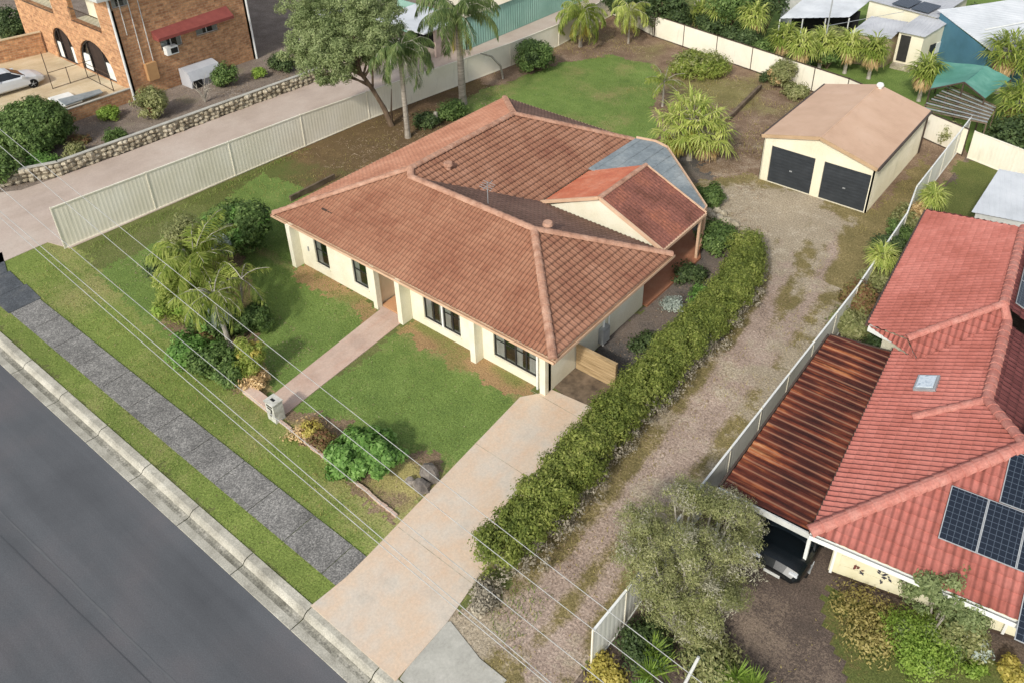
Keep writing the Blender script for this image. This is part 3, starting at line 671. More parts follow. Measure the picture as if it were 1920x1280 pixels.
def fence(label, pts, hs, mat, name='metal_fence', posts='fence', bay=2.4, period=.2, amp=.002, postvis=True, capmat=None, railmat=None, z0=0., group=None):
    """steel sheet fence along pts (xy) with heights hs at the points; panels, posts and rails are parts"""
    root = thing(name, label, 'fence', (pts[0][0], pts[0][1], 0), 0, group)
    for (a, b, ha, hb) in zip(pts[:-1], pts[1:], hs[:-1], hs[1:]):
        A, Bv = Vector((a[0], a[1], 0)), Vector((b[0], b[1], 0)); L = (Bv-A).length; d = (Bv-A)/L; n = Vector((-d.y, d.x, 0)); nb = max(1, round(L/bay))
        for k in range(nb):
            s0, s1 = L*k/nb+.03, L*(k+1)/nb-.03; M_ = MB(); m = max(2, int((s1-s0)/period)); row = []
            for i in range(m):
                for f, h in ((0, -amp), (.3, -amp), (.45, amp), (.85, amp)): row.append((s0+(s1-s0)*(i+f)/m, h))
            row.append((s1, -amp)); H_ = lambda s: ha+(hb-ha)*s/L-.05
            for side in (0, .006):
                for (p, q) in zip(row[:-1], row[1:]):
                    P = [A+d*p[0]+n*(p[1]+side)+Vector((0, 0, z0+.03)), A+d*q[0]+n*(q[1]+side)+Vector((0, 0, z0+.03)), A+d*q[0]+n*(q[1]+side)+Vector((0, 0, z0+H_(q[0]))), A+d*p[0]+n*(p[1]+side)+Vector((0, 0, z0+H_(p[0])))]
                    M_.face(P if side == 0 else P[::-1])
            M_.build('panel', mat, root)
            M_ = MB(); M_.bar(A+d*(s0-.0)+Vector((0, 0, z0+H_(s0)+.0)), A+d*s1+Vector((0, 0, z0+H_(s1)+.0)), .07, .06); M_.build('rail', railmat or mat, root)
            M_ = MB(); M_.bar(A+d*s0+Vector((0, 0, z0+.05)), A+d*s1+Vector((0, 0, z0+.05)), .062, .05); M_.build('rail', railmat or mat, root)
        for k in range(nb+1):
            s = L*k/nb
            if k == nb and b is not pts[-1]: continue
            p = A+d*s; M_ = MB(); h = ha+(hb-ha)*s/L; M_.bar(p+Vector((0, 0, z0)), p+Vector((0, 0, z0+h+.01)), .05, .055, d); M_.build('post', MAT[posts], root)
    return root

# ================================================================== THE MAIN HOUSE
house = thing('brick_house', 'cream rendered single storey house with pink tiled hip roof in the middle of the picture', 'house', (-22.5, 19, 0))
HW = MAT['render']
# street front, left part, with two tall windows
zt = 2.38
def front(u0x, u1x, yy, holes, thick=.18, top=zt):
    return wall(house, 'wall', HW, (u0x, yy), (u1x, yy), top, [rect(a-u0x, b-u0x, c, d) for a, b, c, d in holes], thick)
w1, w2 = (-28.6, -27.65, .5, 1.95), (-25.95, -24.98, .55, 2.0)
front(-29.75, -24.35, 19.1, [w1, w2])
for k in (w1, w2):
    W_ = window(house, (-29.75, 19.1), (-24.35, 19.1), k[0]+29.75, k[1]+29.75, k[2], k[3], 0 if k is w1 else 0, True)
w3, w4 = (-21.72, -19.58, .42, 1.95), (-17.75, -15.55, .45, 1.95)
front(-22.5, -14.95, 19.34, [w3, w4])
window(house, (-22.5, 19.34), (-14.95, 19.34), w3[0]+22.5, w3[0]+22.5+1.02, w3[2], w3[3], 1, False)
window(house, (-22.5, 19.34), (-14.95, 19.34), w3[1]+22.5-1.02, w3[1]+22.5, w3[2], w3[3], 1, True)
B = MB(); B.box(w3[0]+1.025, w3[1]-1.025, 19.36, 19.5, w3[2], w3[3]); B.build('window_mullion', MAT['white'], house)
window(house, (-22.5, 19.34), (-14.95, 19.34), w4[0]+22.5, w4[1]+22.5, w4[2], w4[3], 3, True)
# entry recess
wall(house, 'wall', MAT['trim'], (-24.32, 19.1), (-24.32, 21.2), zt, (), .1)
wall(house, 'wall', MAT['trim'], (-24.22, 21.2), (-22.7, 21.2), zt, [rect(.35, 1.2, .1, 2.1)], .1)
wall(house, 'wall', MAT['trim'], (-22.72, 21.2), (-22.72, 19.4), zt, (), .1)
B = MB(); B.box(-23.87, -23.02, 21.23, 21.27, .1, 2.1); dr = B.build('front_door', MAT['timber'], house); B = MB(); B.box(-23.12, -23.06, 21.18, 21.23, 1.0, 1.15); B.build('handle', MAT['galv'], dr)
# other walls
wall(house, 'wall', HW, (-14.95, 19.36), (-14.95, 26.25), zt, (), .18)
wall(house, 'wall', HW, (-15.1, 26.25), (-22.3, 26.25), zt, [rect(3, 5.4, .1, 2.1)], .18)
B = MB(); B.box(-20.5, -18.1, 26.12, 26.15, .1, 2.1); B.build('sliding_door', MAT['glass'], house)
wall(house, 'wall', HW, (-22.3, 26.27), (-22.3, 35.2), zt, (), .18)
wall(house, 'wall', HW, (-22.3, 35.2), (-29.9, 35.2), zt, (), .18)
wall(house, 'wall', HW, (-29.9, 35.2), (-29.9, 19.1), zt, (), .18)
# piers between the bays
for (a, b, y0, y1) in ((-29.95, -29.66, 18.64, 19.09), (-24.4, -24.15, 18.82, 19.09), (-22.78, -22.5, 18.76, 19.33), (-18.62, -18.34, 18.86, 19.33), (-15.2, -14.93, 19.12, 19.33)):
    B = MB(); B.box(a, b, y0, y1, 0, zt-.02); B.build('pier', MAT['render'], house)
for x_, y_, z_, r_ in ((-15.42, 19.25, .02, .045), (-14.86, 23.0, 0, .05), (-14.86, 23.4, .9, .035)): B = MB(); B.tube([(x_, y_, z_), (x_, y_, 2.2)], r_, 8); B.build('downpipe', MAT['white'], house)
B = MB(); B.box(-14.94, -14.7, 22.75, 23.25, .25, 1.0); B.build('meter_box', MAT['galv'], house)
B = MB(); B.box(-29.1, -29.04, 19.05, 19.09, 1.0, 1.25); B.build('wall_light', MAT['galv'], house)
B = MB(); B.box(-24.2, -24.02, 20.0, 20.06, 2.05, 2.2); B.build('porch_light', MAT['black'], house)
# soffit
B = MB(); B.slab([(-31.0, 18.9, 2.385), (-14.4, 18.9, 2.385), (-14.4, 27.4, 2.385), (-31, 27.4, 2.385)], .02); B.slab([(-31, 27.42, 2.385), (-21.75, 27.42, 2.385), (-21.75, 35.75, 2.385), (-31, 35.75, 2.385)], .02)
B.build('soffit', MAT['trim'], house)
k = .42; X0, X1, Y0, Y1, XR, YB = -31.05, -14.35, 18.85, 27.45, -21.7, 35.8; E_ = 2.4
hf = (Y1-Y0)/2; zr = E_+k*hf; FL, FR, BR = (X0, Y0, E_), (X1, Y0, E_), (X1, Y1, E_)
Bp = (X1-hf, Y0+hf, zr); Ap = (XR-hf, Y0+hf, zr); hw = (XR-X0)/2; Sp = (X0+hw, Y0+hw, E_+k*hw); Cp = (X0+hw, YB-hw, E_+k*hw); Vp = (XR, Y1, E_); RR, RL = (XR, YB, E_), (X0, YB, E_)
roof = tiled([FL, FR, Bp, Ap, Sp], 'roof', MAT['tilefront'], house, tw=.18, amp=.03, step=.012); roof['label'] = 'pink tiled roof slope facing the street'
for poly, m in (([FR, BR, Bp], 'tile'), ([BR, Vp, Ap, Bp], 'tileshade'), ([Vp, RR, Cp, Sp, Ap], 'tile'), ([RR, RL, Cp], 'tileshade'), ([RL, FL, Sp, Cp], 'tileleft')):
    tiled(poly, 'roof_slope', MAT[m], roof)
up = Vector((0, 0, .05))
for a, b in ((FL, Sp), (Sp, Ap), (Ap, Bp), (FR, Bp), (BR, Bp), (Sp, Cp), (Cp, RR), (Cp, RL)):
    capping(roof, [Vector(a)+up, Vector(b)+up], MAT['cap'], .17)
gutter(roof, [FL, FR, BR], MAT['gutter']); gutter(roof, [RR, RL, FL], MAT['gutter'])
# roof vents, aerial
for n_, x, y, zz in (('roof_vent', -25.45, 25.1, 3.96), ('roof_vent', -18.5, 23.9, 3.9)):
    B = MB(); B.tube([(x, y, zz-.25), (x, y, zz+.22)], .13, 10); B.tube([(x, y, zz+.2), (x, y, zz+.26), (x, y, zz+.4)], [.13, .24, .2], 12); B.build(n_, MAT['cap'], roof)
B = MB(); ax, ay, az = -21.84, 23.85, 3.85; B.tube([(ax, ay, az), (ax, ay, az+1.25)], .02, 6)
for q in range(4): B.bar((ax-.35, ay+.1*q-.15, az+1.0+.05*q), (ax+.35, ay+.1*q-.15, az+1.0+.05*q), .015)
B.bar((ax, ay-.3, az+1.0), (ax, ay+.35, az+1.17), .02); B.build('aerial', MAT['galv'], roof)
B = MB(); B.box(-28.85, -28.5, 20.0, 20.09, 2.93, 2.99); B.box(-28.5, -28.2, 20.03, 20.07, 2.93, 2.97); B.build('roof_debris', MAT['brownmetal'], roof)

# patio gable, grey annex roof, posts
GXL, GXR, GX, GY0, GY1, GZ = -21.65, -14.85, -18.3, 27.48, 31.45, 3.85
pg = roof
def sheetroof(poly, name, mat, parent, **kw): return tiled(poly, name, mat, parent, **kw)
a = sheetroof([(GXL, GY1, E_-.02), (GXL, GY0, E_-.02), (GX, GY0, GZ), (GX, GY1, GZ)], 'patio_roof', MAT['orangesheet'], house, tw=.2, ch=5, amp=.012, step=0); a['label'] = 'bright orange slope of the patio gable'
b = sheetroof([(GXR, GY0, E_), (GXR, GY1, E_), (GX, GY1, GZ), (GX, GY0, GZ)], 'patio_roof', MAT['rustytile'], house, tw=.2, ch=.5, amp=.012, step=.012); b['label'] = 'mottled rusty red slope of the patio gable'
capping(b, [(GX, GY0-.02, GZ+.02), (GX, GY1+.02, GZ+.02)], MAT['cap'], .13, L=1.2)
B = MB(); B.bar((GXL, GY0-.03, E_+.05), (GX, GY0-.03, GZ+.03), .1, .16, (0, 0, 1)); B.bar((GX, GY0-.03, GZ+.03), (GXR, GY0-.03, E_+.05), .1, .16); B.bar((GXR+.03, GY0, E_-.02), (GXR+.03, GY1, E_-.02), .1, .14)
B.bar((GXR, GY1+.03, E_+.02), (GX, GY1+.03, GZ+.0), .08, .14)
B.build('barge_board', MAT['gutter'], b)
wall(house, 'gable_wall', MAT['render'], (GXL+.15, GY0+.08), (GXR-.15, GY0+.08), [(0, E_-.15), (GXR-GXL-.3, E_-.15), (GX-GXL-.15, GZ-.08)], (), .08)
B = MB(); B.slab([(-21.62, 31.35, 2.62), (-15.0, 31.5, 2.36), (-15.1, 32.0, 2.36), (-17.2, 33.85, 2.4), (-19.75, 36.05, 2.46), (-20.6, 36.2, 2.5), (-21.62, 35.85, 2.55)], .05)
gr = B.build('flat_patio_roof', MAT['greyroof'], house)
B = MB()
for q in range(9):
    x = -21.3+q*.72; yend = 35.9 if x < -19.7 else 35.9-(x+19.7)*.87
    if yend > 31.8: B.bar((x, 31.5, 2.615-(x+21.6)*.039), (x, yend, 2.565-(x+21.6)*.035), .03, .02)
B.build('roof_rib', MAT['greyroof'], gr)
E2 = [(-15.02, 31.5, 2.39), (-15.12, 32.05, 2.39), (-17.2, 33.9, 2.43), (-19.75, 36.12, 2.49), (-20.6, 36.26, 2.53), (-21.62, 35.92, 2.58)]
B = MB()
for p, q in zip(E2[:-1], E2[1:]): B.bar(p, q, .06, .12)
B.build('edge_flashing', MAT['gutter'], gr)
for x, y in ((-14.85, 30.95), (-15.15, 32.0), (-17.3, 33.7), (-19.7, 35.8)):
    B = MB(); B.box(x-.06, x+.06, y-.06, y+.06, .0, E_-.07); B.build('patio_post', MAT['gutter'], house)

# timber side gate
sg = thing('timber_fence', 'low fence of horizontal weathered timber boards between the house corner and the hedge', 'fence', (-14.9, 21.15, 0))
for q in range(7):
    B = MB(); B.box(-14.9, -13.0, 21.12, 21.15, .06+q*.165, .06+q*.165+.15); B.build('board', MAT['timber'], sg)
for x in (-14.86, -13.95, -13.05):
    B = MB(); B.box(x-.05, x+.05, 21.155, 21.24, 0, 1.24); B.build('post', MAT['timber'], sg)
B = MB(); B.box(-14.92, -12.98, 21.1, 21.25, 1.245, 1.28); B.build('rail', MAT['timber'], sg)

# front boundary: letterbox pier and low wall
lw = thing('low_wall', 'low pinkish concrete kerb wall running to the white letterbox pier', 'wall', (-23.7, 12.1, 0))
B = MB(); B.prism([G(455, 737), G(470, 727), G(520, 765), G(512, 782)], 0, .28); B.build('coping', MAT['pathway'], lw)
lp = thing('letterbox_pier', 'white painted letterbox pier with a black number 7 beside the garden path', 'letterbox', (-22.28, 11.98, 0))
B = MB(); B.box(-22.54, -22.04, 11.75, 12.17, 0, .9); B.build('pier', MAT['dirtywhite'], lp)
B = MB(); B.box(-22.57, -22.01, 11.72, 12.2, .903, .95); B.build('cap', MAT['dirtywhite'], lp)
B = MB(); B.box(-22.45, -22.12, 11.738, 11.747, .76, .82); B.box(-22.4, -22.2, 11.9, 12.0, .953, .965); B.build('mail_slot', MAT['black'], lp)
B = MB(); B.bar((-22.42, 11.742, .66), (-22.16, 11.742, .66), .012, .055); B.bar((-22.17, 11.742, .66), (-22.30, 11.742, .28), .055, .012, (0, 1, 0)); B.build('house_number', MAT['black'], lp)
rng = random.Random(5)
ed = thing('garden_edging', 'thin pale stone edging along the front garden bed', 'edging', (-18.5, 11.95, 0))
pa, pb = Vector((*G(522, 788), 0)), Vector((*G(745, 968), 0)); n = 26
B = MB()
for i in range(n):
    p = pa.lerp(pb, (i+.5)/n); a = p-(pb-pa)/n*.47; b = p+(pb-pa)/n*.47; B.bar(a+Vector((0, rng.uniform(-.03, .03), .03)), b+Vector((0, rng.uniform(-.03, .03), .03)), .1, .13)
B.build('stone', MAT['pathway'], ed)
for i, (u, v, r, lab_) in enumerate(((806, 893, .42, 'tall dark rock at the driveway end of the front bed'), (790, 915, .36, 'dark flat rock on the street side of the tall rock'), (770, 905, .22, 'small dark rock left of the tall driveway rock'), (560, 815, .2, 'small brown rock in the front bed by the letterbox'))):
    B = MB(); p = G(u, v); mound(B, (p[0], p[1], r*.4), r, rng, (1, .8, 1.1 if i == 0 else .7)); tag(B.build('boulder', MAT['stonedark']), lab_, 'rock', 'rocks in the front bed')

# ================================================================== SHED
shed = thing('double_garage', 'free standing cream metal double garage with tan roof and two charcoal roller doors', 'garage', (-12.95, 40.2, 0))
sx0, sx1, sy0, sy1, se, sr = -16.0, -9.85, 40.2, 48.9, 2.72, 3.5; sm = (sx0+sx1)/2
d1 = [WY(1449, 267, sy0)[0], WY(1531, 290, sy0)[0]]; d2 = [WY(1548, 296, sy0)[0], WY(1636, 322, sy0)[0]]; dz = 2.25
W_ = sx1-sx0
wall(shed, 'wall', MAT['shedwall'], (sx0, sy0), (sx1, sy0), [(0, 0), (W_, 0), (W_, se), (W_/2, sr), (0, se)], [rect(d1[0]-sx0, d1[1]-sx0, .02, dz), rect(d2[0]-sx0, d2[1]-sx0, .02, dz)], .08)
B = MB()
for q in range(62):
    x = sx0+.1*q+.05
    if x > sx1-.04: break
    top = se+(sr-se)*(1-abs(x-sm)/(W_/2))-.04
    ind = (d1[0]-.03 < x < d1[1]+.03) or (d2[0]-.03 < x < d2[1]+.03)
    B.box(x-.014, x+.014, sy0-.014, sy0-.001, dz+.03 if ind else .03, top)
B.build('cladding_rib', MAT['shedwall'], shed)
for s0, s1, nm in (((sx1, sy0), (sx1, sy1), 'wall'), ((sx1, sy1), (sx0, sy1), 'wall'), ((sx0, sy1), (sx0, sy0), 'wall')):
    wall(shed, nm, MAT['shedwall'], s0, s1, se, (), .08)
B = MB(); y = sy0+.15
while y < sy1: B.box(sx1+.001, sx1+.014, y-.014, y+.014, .03, se-.05); y += .2
B.build('cladding_rib', MAT['shedwall'], shed)
for d in (d1, d2):
    B = MB(); n = 11
    for q in range(n):
        z0_, z1_ = .03+(dz-.05)*q/n, .03+(dz-.05)*(q+1)/n; zm = (z0_+z1_)/2
        B.face([(d[0]+.01, sy0+.07, z0_), (d[1]-.01, sy0+.07, z0_), (d[1]-.01, sy0+.063, zm), (d[0]+.01, sy0+.063, zm)]); B.face([(d[0]+.01, sy0+.063, zm), (d[1]-.01, sy0+.063, zm), (d[1]-.01, sy0+.07, z1_), (d[0]+.01, sy0+.07, z1_)])
    dd = B.build('roller_door', MAT['roller'], shed); B = MB(); m = (d[0]+d[1])/2; B.box(m-.07, m+.07, sy0+.03, sy0+.05, 1.0, 1.07); B.build('handle', MAT['galv'], dd)
ov = .12
rA = tiled([(sx0-ov, sy1+ov, se), (sx0-ov, sy0-ov, se), (sm, sy0-ov, sr+.03), (sm, sy1+ov, sr+.03)], 'roof', MAT['shedroof'], shed, tw=.19, ch=20, amp=.006, step=0, mode='rib', lift=.02)
rB = tiled([(sx1+ov, sy0-ov, se), (sx1+ov, sy1+ov, se), (sm, sy1+ov, sr+.03), (sm, sy0-ov, sr+.03)], 'roof', MAT['shedroof'], shed, tw=.19, ch=20, amp=.006, step=0, mode='rib', lift=.02)
B = MB(); B.tube([(sm, sy0-ov-.02, sr+.02), (sm, sy1+ov, sr+.02)], .07, 10); B.build('ridge_capping', MAT['shedroof'], rA)
B = MB(); f_ = sy0-ov-.03; B.bar((sx0-ov, f_, se+.0), (sm, f_, sr+.03), .04, .2, (0, 0, 1)); B.bar((sm, f_, sr+.03), (sx1+ov, f_, se+.0), .04, .2); B.build('barge_flashing', plain('barge_tan', ['#a98e6e', '#b89c7c'], 2), shed)
B = MB(); B.bar((sx1+ov+.05, sy0-ov, se-.02), (sx1+ov+.05, sy1+ov, se-.02), .1, .12); B.bar((sx0-ov-.05, sy0-ov, se-.02), (sx0-ov-.05, sy1+ov, se-.02), .1, .12); B.build('gutter', MAT['brownmetal'], shed)
B = MB(); B.tube([(sx1+.08, sy1-.1, .05), (sx1+.08, sy1-.1, se-.1)], .045, 8); B.build('downpipe', MAT['brownmetal'], shed)
B = MB(); vx, vy = -12.75, 48.6; B.tube([(vx, vy, 3.4), (vx, vy, 3.62)], .12, 12); B.tube([(vx, vy, 3.62), (vx, vy, 3.72), (vx, vy, 3.82), (vx, vy, 3.86)], [.2, .22, .16, .04], 14); B.build('whirlybird_vent', MAT['white'], shed)

# ================================================================== FENCES
fence('long cream steel fence between the shared driveway and the house, tallest at its street end', [(-40.06, 12.65), (-39.5, 27.0), (-39.3, 32.0), (-37.9, 44.5), (-37.6, 50), (-38.4, 58.6)], [2.4, 2.15, 1.95, 1.8, 1.8, 1.8], MAT['fence'], bay=4.6)
fence('cream steel fence with dark posts across the back of the yard', [(-38.4, 58.6), (-33.0, 56.3), (-23.6, 54.6), (-16.0, 53.2), (-7.65, 50.1)], [1.8]*5, MAT['fence'], bay=2.9, posts='brownmetal', railmat=MAT['brownmetal'])
fence('cream steel fence behind the small neighbour lawn with the white shed', [(-7.3, 50.0), (5, 46.5)], [1.8, 1.8], MAT['fence'], bay=2.6)
fence('pale steel fence between the gravel lane and the red roofed house', [(-8.0, 52.0), (-7.95, 41.4), (-7.5, 38.5), (-7.25, 31.2), (-7.35, 17.3)], [1.8]*5, MAT['fencew'], bay=2.4, railmat=MAT['white'])
fence('short pale steel fence at the street end of the gravel lane', [(-7.3, 16.2), (-7.22, 13.0), (-7.27, 11.4)], [1.75, 1.8, 1.8], MAT['fencew'], bay=2.4, railmat=MAT['white'])
tm = thing('retaining_edge', 'dark timber retaining edge in the bare yard left of the garage', 'edging', (*G(1385, 205), 0))
B = MB(); a, b = Vector((*G(1362, 228), .12)), Vector((*G(1422, 168), .12)); B.bar(a, b, .12, .34); B.bar(a+Vector((.14, .1, .1)), b+Vector((.14, .1, .1)), .1, .3); B.build('sleeper', MAT['oldtimber'], tm)
te = thing('retaining_edge', 'dark timber edge with brown slope beside the left end of the house', 'edging', (*G(590, 345), 0))
B = MB(); B.bar(Vector((*G(545, 378), .15)), Vector((*G(628, 336), .15)), .12, .35); B.build('sleeper', MAT['oldtimber'], te)
wb = thing('plastic_box', 'small white plastic box against the back fence', 'box', (*G(1462, 153), 0)); p = G(1462, 153)
B = MB(); B.box(p[0]-.4, p[0]+.4, p[1]-.25, p[1]+.25, 0, .55); B.build('tub', MAT['white'], wb); B = MB(); B.box(p[0]-.44, p[0]+.44, p[1]-.29, p[1]+.29, .553, .61); B.build('lid', MAT['offwhite'], wb)
pv = thing('clothes_post', 'thin dark metal post with a short crossbar at the back fence corner', 'post', (*G(1226, 70), 0)); p = G(1226, 70)
B = MB(); B.tube([(p[0], p[1], 0), (p[0], p[1], 2.5)], .05, 8); B.build('pole', MAT['brownmetal'], pv); B = MB(); B.bar((p[0]-.5, p[1], 1.9), (p[0]+.3, p[1], 1.9), .06); B.build('crossbar', MAT['brownmetal'], pv)
rng = random.Random(3)
for i, (u, v) in enumerate(((1335, 408), (1348, 412), (1362, 418), (1376, 425), (1342, 398), (1328, 400), (1356, 404))):
    p = G(u, v); B = MB(); mound(B, (p[0], p[1], .1), rng.uniform(.22, .34), rng, (1, .9, .8)); tag(B.build('boulder', MAT['stone']), ['pale stone nearest the grey roof tip in the row behind the patio corner', 'pale stone second in the row behind the patio corner', 'pale stone midway in the row behind the patio corner', 'pale stone nearest the gravel in the row behind the patio corner', 'upper pale stone behind the row at the patio corner', 'pale stone at the left start of the row at the patio corner', 'pale stone tucked behind the middle of the row at the patio corner'][i], 'rock', 'stones behind the patio corner')

# ================================================================== RED ROOFED NEIGHBOUR
nb = thing('neighbour_house', 'red tiled house with solar panels and cream garage wall at the right edge', 'house', (-2, 20, 0))
sl = .466; P0, P1 = Vector((-3.72, 17.42, 2.5)), Vector((-4.51, 27.1, 2.5)); pl, pn = plane_of(P1, P0, sl)
M0, M1, M2, V0 = UPL(1922, 838, pl, pn), UPL(1850, 752, pl, pn), UPL(1888, 605, pl, pn), UPL(1722, 675, pl, pn)
Q0, Q1 = Vector((-5.79, 27.9, 2.5)), Vector((-6.6, 37.97, 2.5)); ql, qn = plane_of(Q1, Q0, sl)
R1, R2, H0 = UPL(1882, 572, ql, qn), UPL(1919, 428, ql, qn), UPL(1702, 636, ql, qn)
RT = MAT['redtile']
nroof = tiled([P1, P0, M1, M2, V0], 'roof', RT, nb, o=P1, U=P0-P1, ch=.33, tw=.22, amp=.034, step=.008); tiled([P0, M0, M1], 'roof_slope', RT, nroof, o=P1, U=P0-P1, ch=.33, tw=.22, amp=.034, step=.008)
K0 = P0+(M0-P0)*1.5
F1 = Vector((7.5, P0.y+(7.5-P0.x)*.135, 2.5)); fl, fn = P0, (F1-P0).cross(K0-P0).normalized()
K1 = K0+(F1-P0)*.75
tiled([P0, F1, K1, K0], 'roof_slope', RT, nroof, ch=.33, tw=.3, amp=.045, step=.02)
tiled([Q1, Q0, H0, R1, R2], 'roof_slope', RT, nroof, tw=.22, amp=.034, step=.008, ch=.33)
tiled([H0, V0, M2, R1], 'roof_slope', RT, nroof, o=H0, U=Vector((1, .12, 0)), tw=.38, amp=.05, ch=.33)
tiled([Q0, V0, H0], 'roof_slope', RT, nroof, ch=.5, o=Q0, U=V0-Q0)
dE = Vector((4.5, 0, -4.5*sl)); RB = MAT['redtileback']
for p, q in ((M2, M1), (R2, R1)):
    tiled([p+dE, q+dE, q, p][::-1], 'roof_slope', RB, nroof, o=p+dE, U=p-q, ch=.33)
tiled([M1+dE, M0+Vector((4.2, 0, -2)), M0, M1], 'roof_slope', RB, nroof, o=M1, U=M0-M1, ch=.33)
tiled([R1+dE, M2+dE, M2, R1], 'roof_slope', RB, nroof, o=M1, U=M1-M2, ch=.33)
tiled([Q1, R2, R2+Vector((0, 2.2, -1.2)), Q1+Vector((1, .8, -.05))], 'roof_slope', RB, nroof, o=Q1, U=Vector((1, .2, 0)), ch=.33)
tiled([R2, R2+dE, R2+dE+Vector((0, 2.2, -.3)), R2+Vector((0, 2.2, -1.2))], 'roof_slope', RB, nroof, o=R2, U=Vector((1, .2, 0)), ch=.33)
for pts, r in (([P0, M0], .2), ([M0, K0], .2), ([M0, M1], .18), ([M1, M2], .18), ([M2, R1], .16), ([R1, R2], .17), ([H0, R1], .15)):
    capping(nroof, [Vector(p)+up for p in pts], MAT['redcap'], r)
st = UPL(1712, 783, pl, pn); capping(nroof, [st+up*.6, M1+up], MAT['redcap'], .15)
gutter(nroof, [P0+Vector((0, 0, 0)), F1], MAT['white'], .13, .16); 
B = MB(); B.bar(Q1+Vector((-.05, 0, -.05)), Q0+Vector((-.05, 0, -.05)), .1, .13); B.bar(P1+Vector((-.02, 0, -.05)), P0+Vector((-.02, 0, -.05)), .06, .13); B.build('gutter', MAT['brownmetal'], nroof)
# curved verandah edge
B = MB(); arc = [G3(u, v, 2.42) for u, v in ((1629, 614), (1655, 628), (1685, 640), (1703, 655), (1718, 678))]
for p, q in zip(arc[:-1], arc[1:]): B.bar(p, q, .14, .26)
B.build('curved_fascia', MAT['white'], nb)
# walls
a0, a1 = (-3.15, 18.43), (7.3, 20.9); gv = Vector((a1[0]-a0[0], a1[1]-a0[1], 0)).normalized()
def NBU(u, v, side=0): # position along the front wall
    c = Vector((0, 0, H)); d = Vector(_ray(u, v)); N = Vector((gv.y, -gv.x, 0)); t = (Vector((*a0, 0))-c).dot(N)/d.dot(N); q = c+d*t; return (q-Vector((*a0, 0))).dot(gv), q.z
wall(nb, 'wall', plain('neighbour_cream_wall', ['#cdc6a4', '#d8d2b3', '#dfd9bf'], .8, 6), a0, a1, 2.45, (), .15)
for (u, v) in ((1562, 1050), (1880, 1180)):
    s, z = NBU(u, v); B = MB(); q0 = Vector((*a0, 0))+gv*(s-.06); q1 = Vector((*a0, 0))+gv*(s+.06); n_ = Vector((gv.y, -gv.x, 0))*.04
    B.bar(Vector((*a0, 0))+gv*s+n_+Vector((0, 0, .15)), Vector((*a0, 0))+gv*s+n_+Vector((0, 0, 2.4)), .14, .08, gv); B.build('door_jamb', MAT['white'], nb)
for q in range(5):   # sectional garage door grooves
    B = MB(); z = .35+q*.45; n_ = Vector((gv.y, -gv.x, 0)); s0 = NBU(1567, 1060)[0]; s1 = NBU(1876, 1180)[0]
    A_ = Vector((*a0, 0))+gv*(s0+.08)+n_*.015; B_ = Vector((*a0, 0))+gv*(s1-.1)+n_*.015; B.bar(A_+Vector((0, 0, z)), B_+Vector((0, 0, z)), .03, .43, (0, 0, 1)); B.build('door_section', MAT['render'] if 0 else bpy.data.materials['neighbour_cream_wall'], nb)
B = MB(); n_ = Vector((gv.y, -gv.x, 0)); B.bar(Vector((*a0, .06))+n_*.03, Vector((*a1, .06))+n_*.03, .05, .1); B.build('dark_footing', MAT['brownmetal'], nb)
wall(nb, 'wall', MAT['render'], (-3.9, 27.0), (-3.15, 18.5), 2.45, (), .15)
wall(nb, 'wall', MAT['render'], (-6.0, 37.5), (-5.2, 28.3), 2.45, (), .15)
wall(nb, 'wall', MAT['render'], (-5.2, 28.3), (-3.4, 27.4), 2.45, (), .15)
wall(nb, 'wall', MAT['render'], (4, 38), (-6.0, 37.6), 2.45, (), .15)
# wall ornaments (a reddish and a dark cluster of leaves, two dark butterflies)
mo = {'r': plain('red_ornament', ['#7c3b30', '#54413f'], 9), 'd': plain('slate_ornament', ['#34333c', '#46454f'], 9)}
rng = random.Random(8)
for (u, v, m, n) in ((1610, 1062, 'r', 5), (1617, 1073, 'd', 3), (1655, 1070, 'd', 5), (1663, 1080, 'd', 6), (1657, 1087, 'd', 2), (1700, 1084, 'd', 2), (1712, 1102, 'd', 3)):
    s, z = NBU(u, v); B = MB(); n_ = Vector((gv.y, -gv.x, 0)); c = Vector((*a0, z))+gv*s+n_*.05
    for q in range(n):
        an = rng.uniform(0, 6.28); L = rng.uniform(.1, .2); w_ = L*.38; o2 = gv*rng.uniform(-.13, .13)+Vector((0, 0, rng.uniform(-.08, .08)))
        D = gv*math.cos(an)+Vector((0, 0, math.sin(an))); Wd = gv*-math.sin(an)+Vector((0, 0, math.cos(an))); k_ = n_*(.004*q)
        P_ = [c+o2+k_-D*L*.5, c+o2+k_+Wd*w_*-.6, c+o2+k_+D*L*.5, c+o2+k_+Wd*w_*.6]; B.face(P_); B.face([p-n_*.003 for p in P_[::-1]])
    B.build('wall_ornament', mo[m], nb)
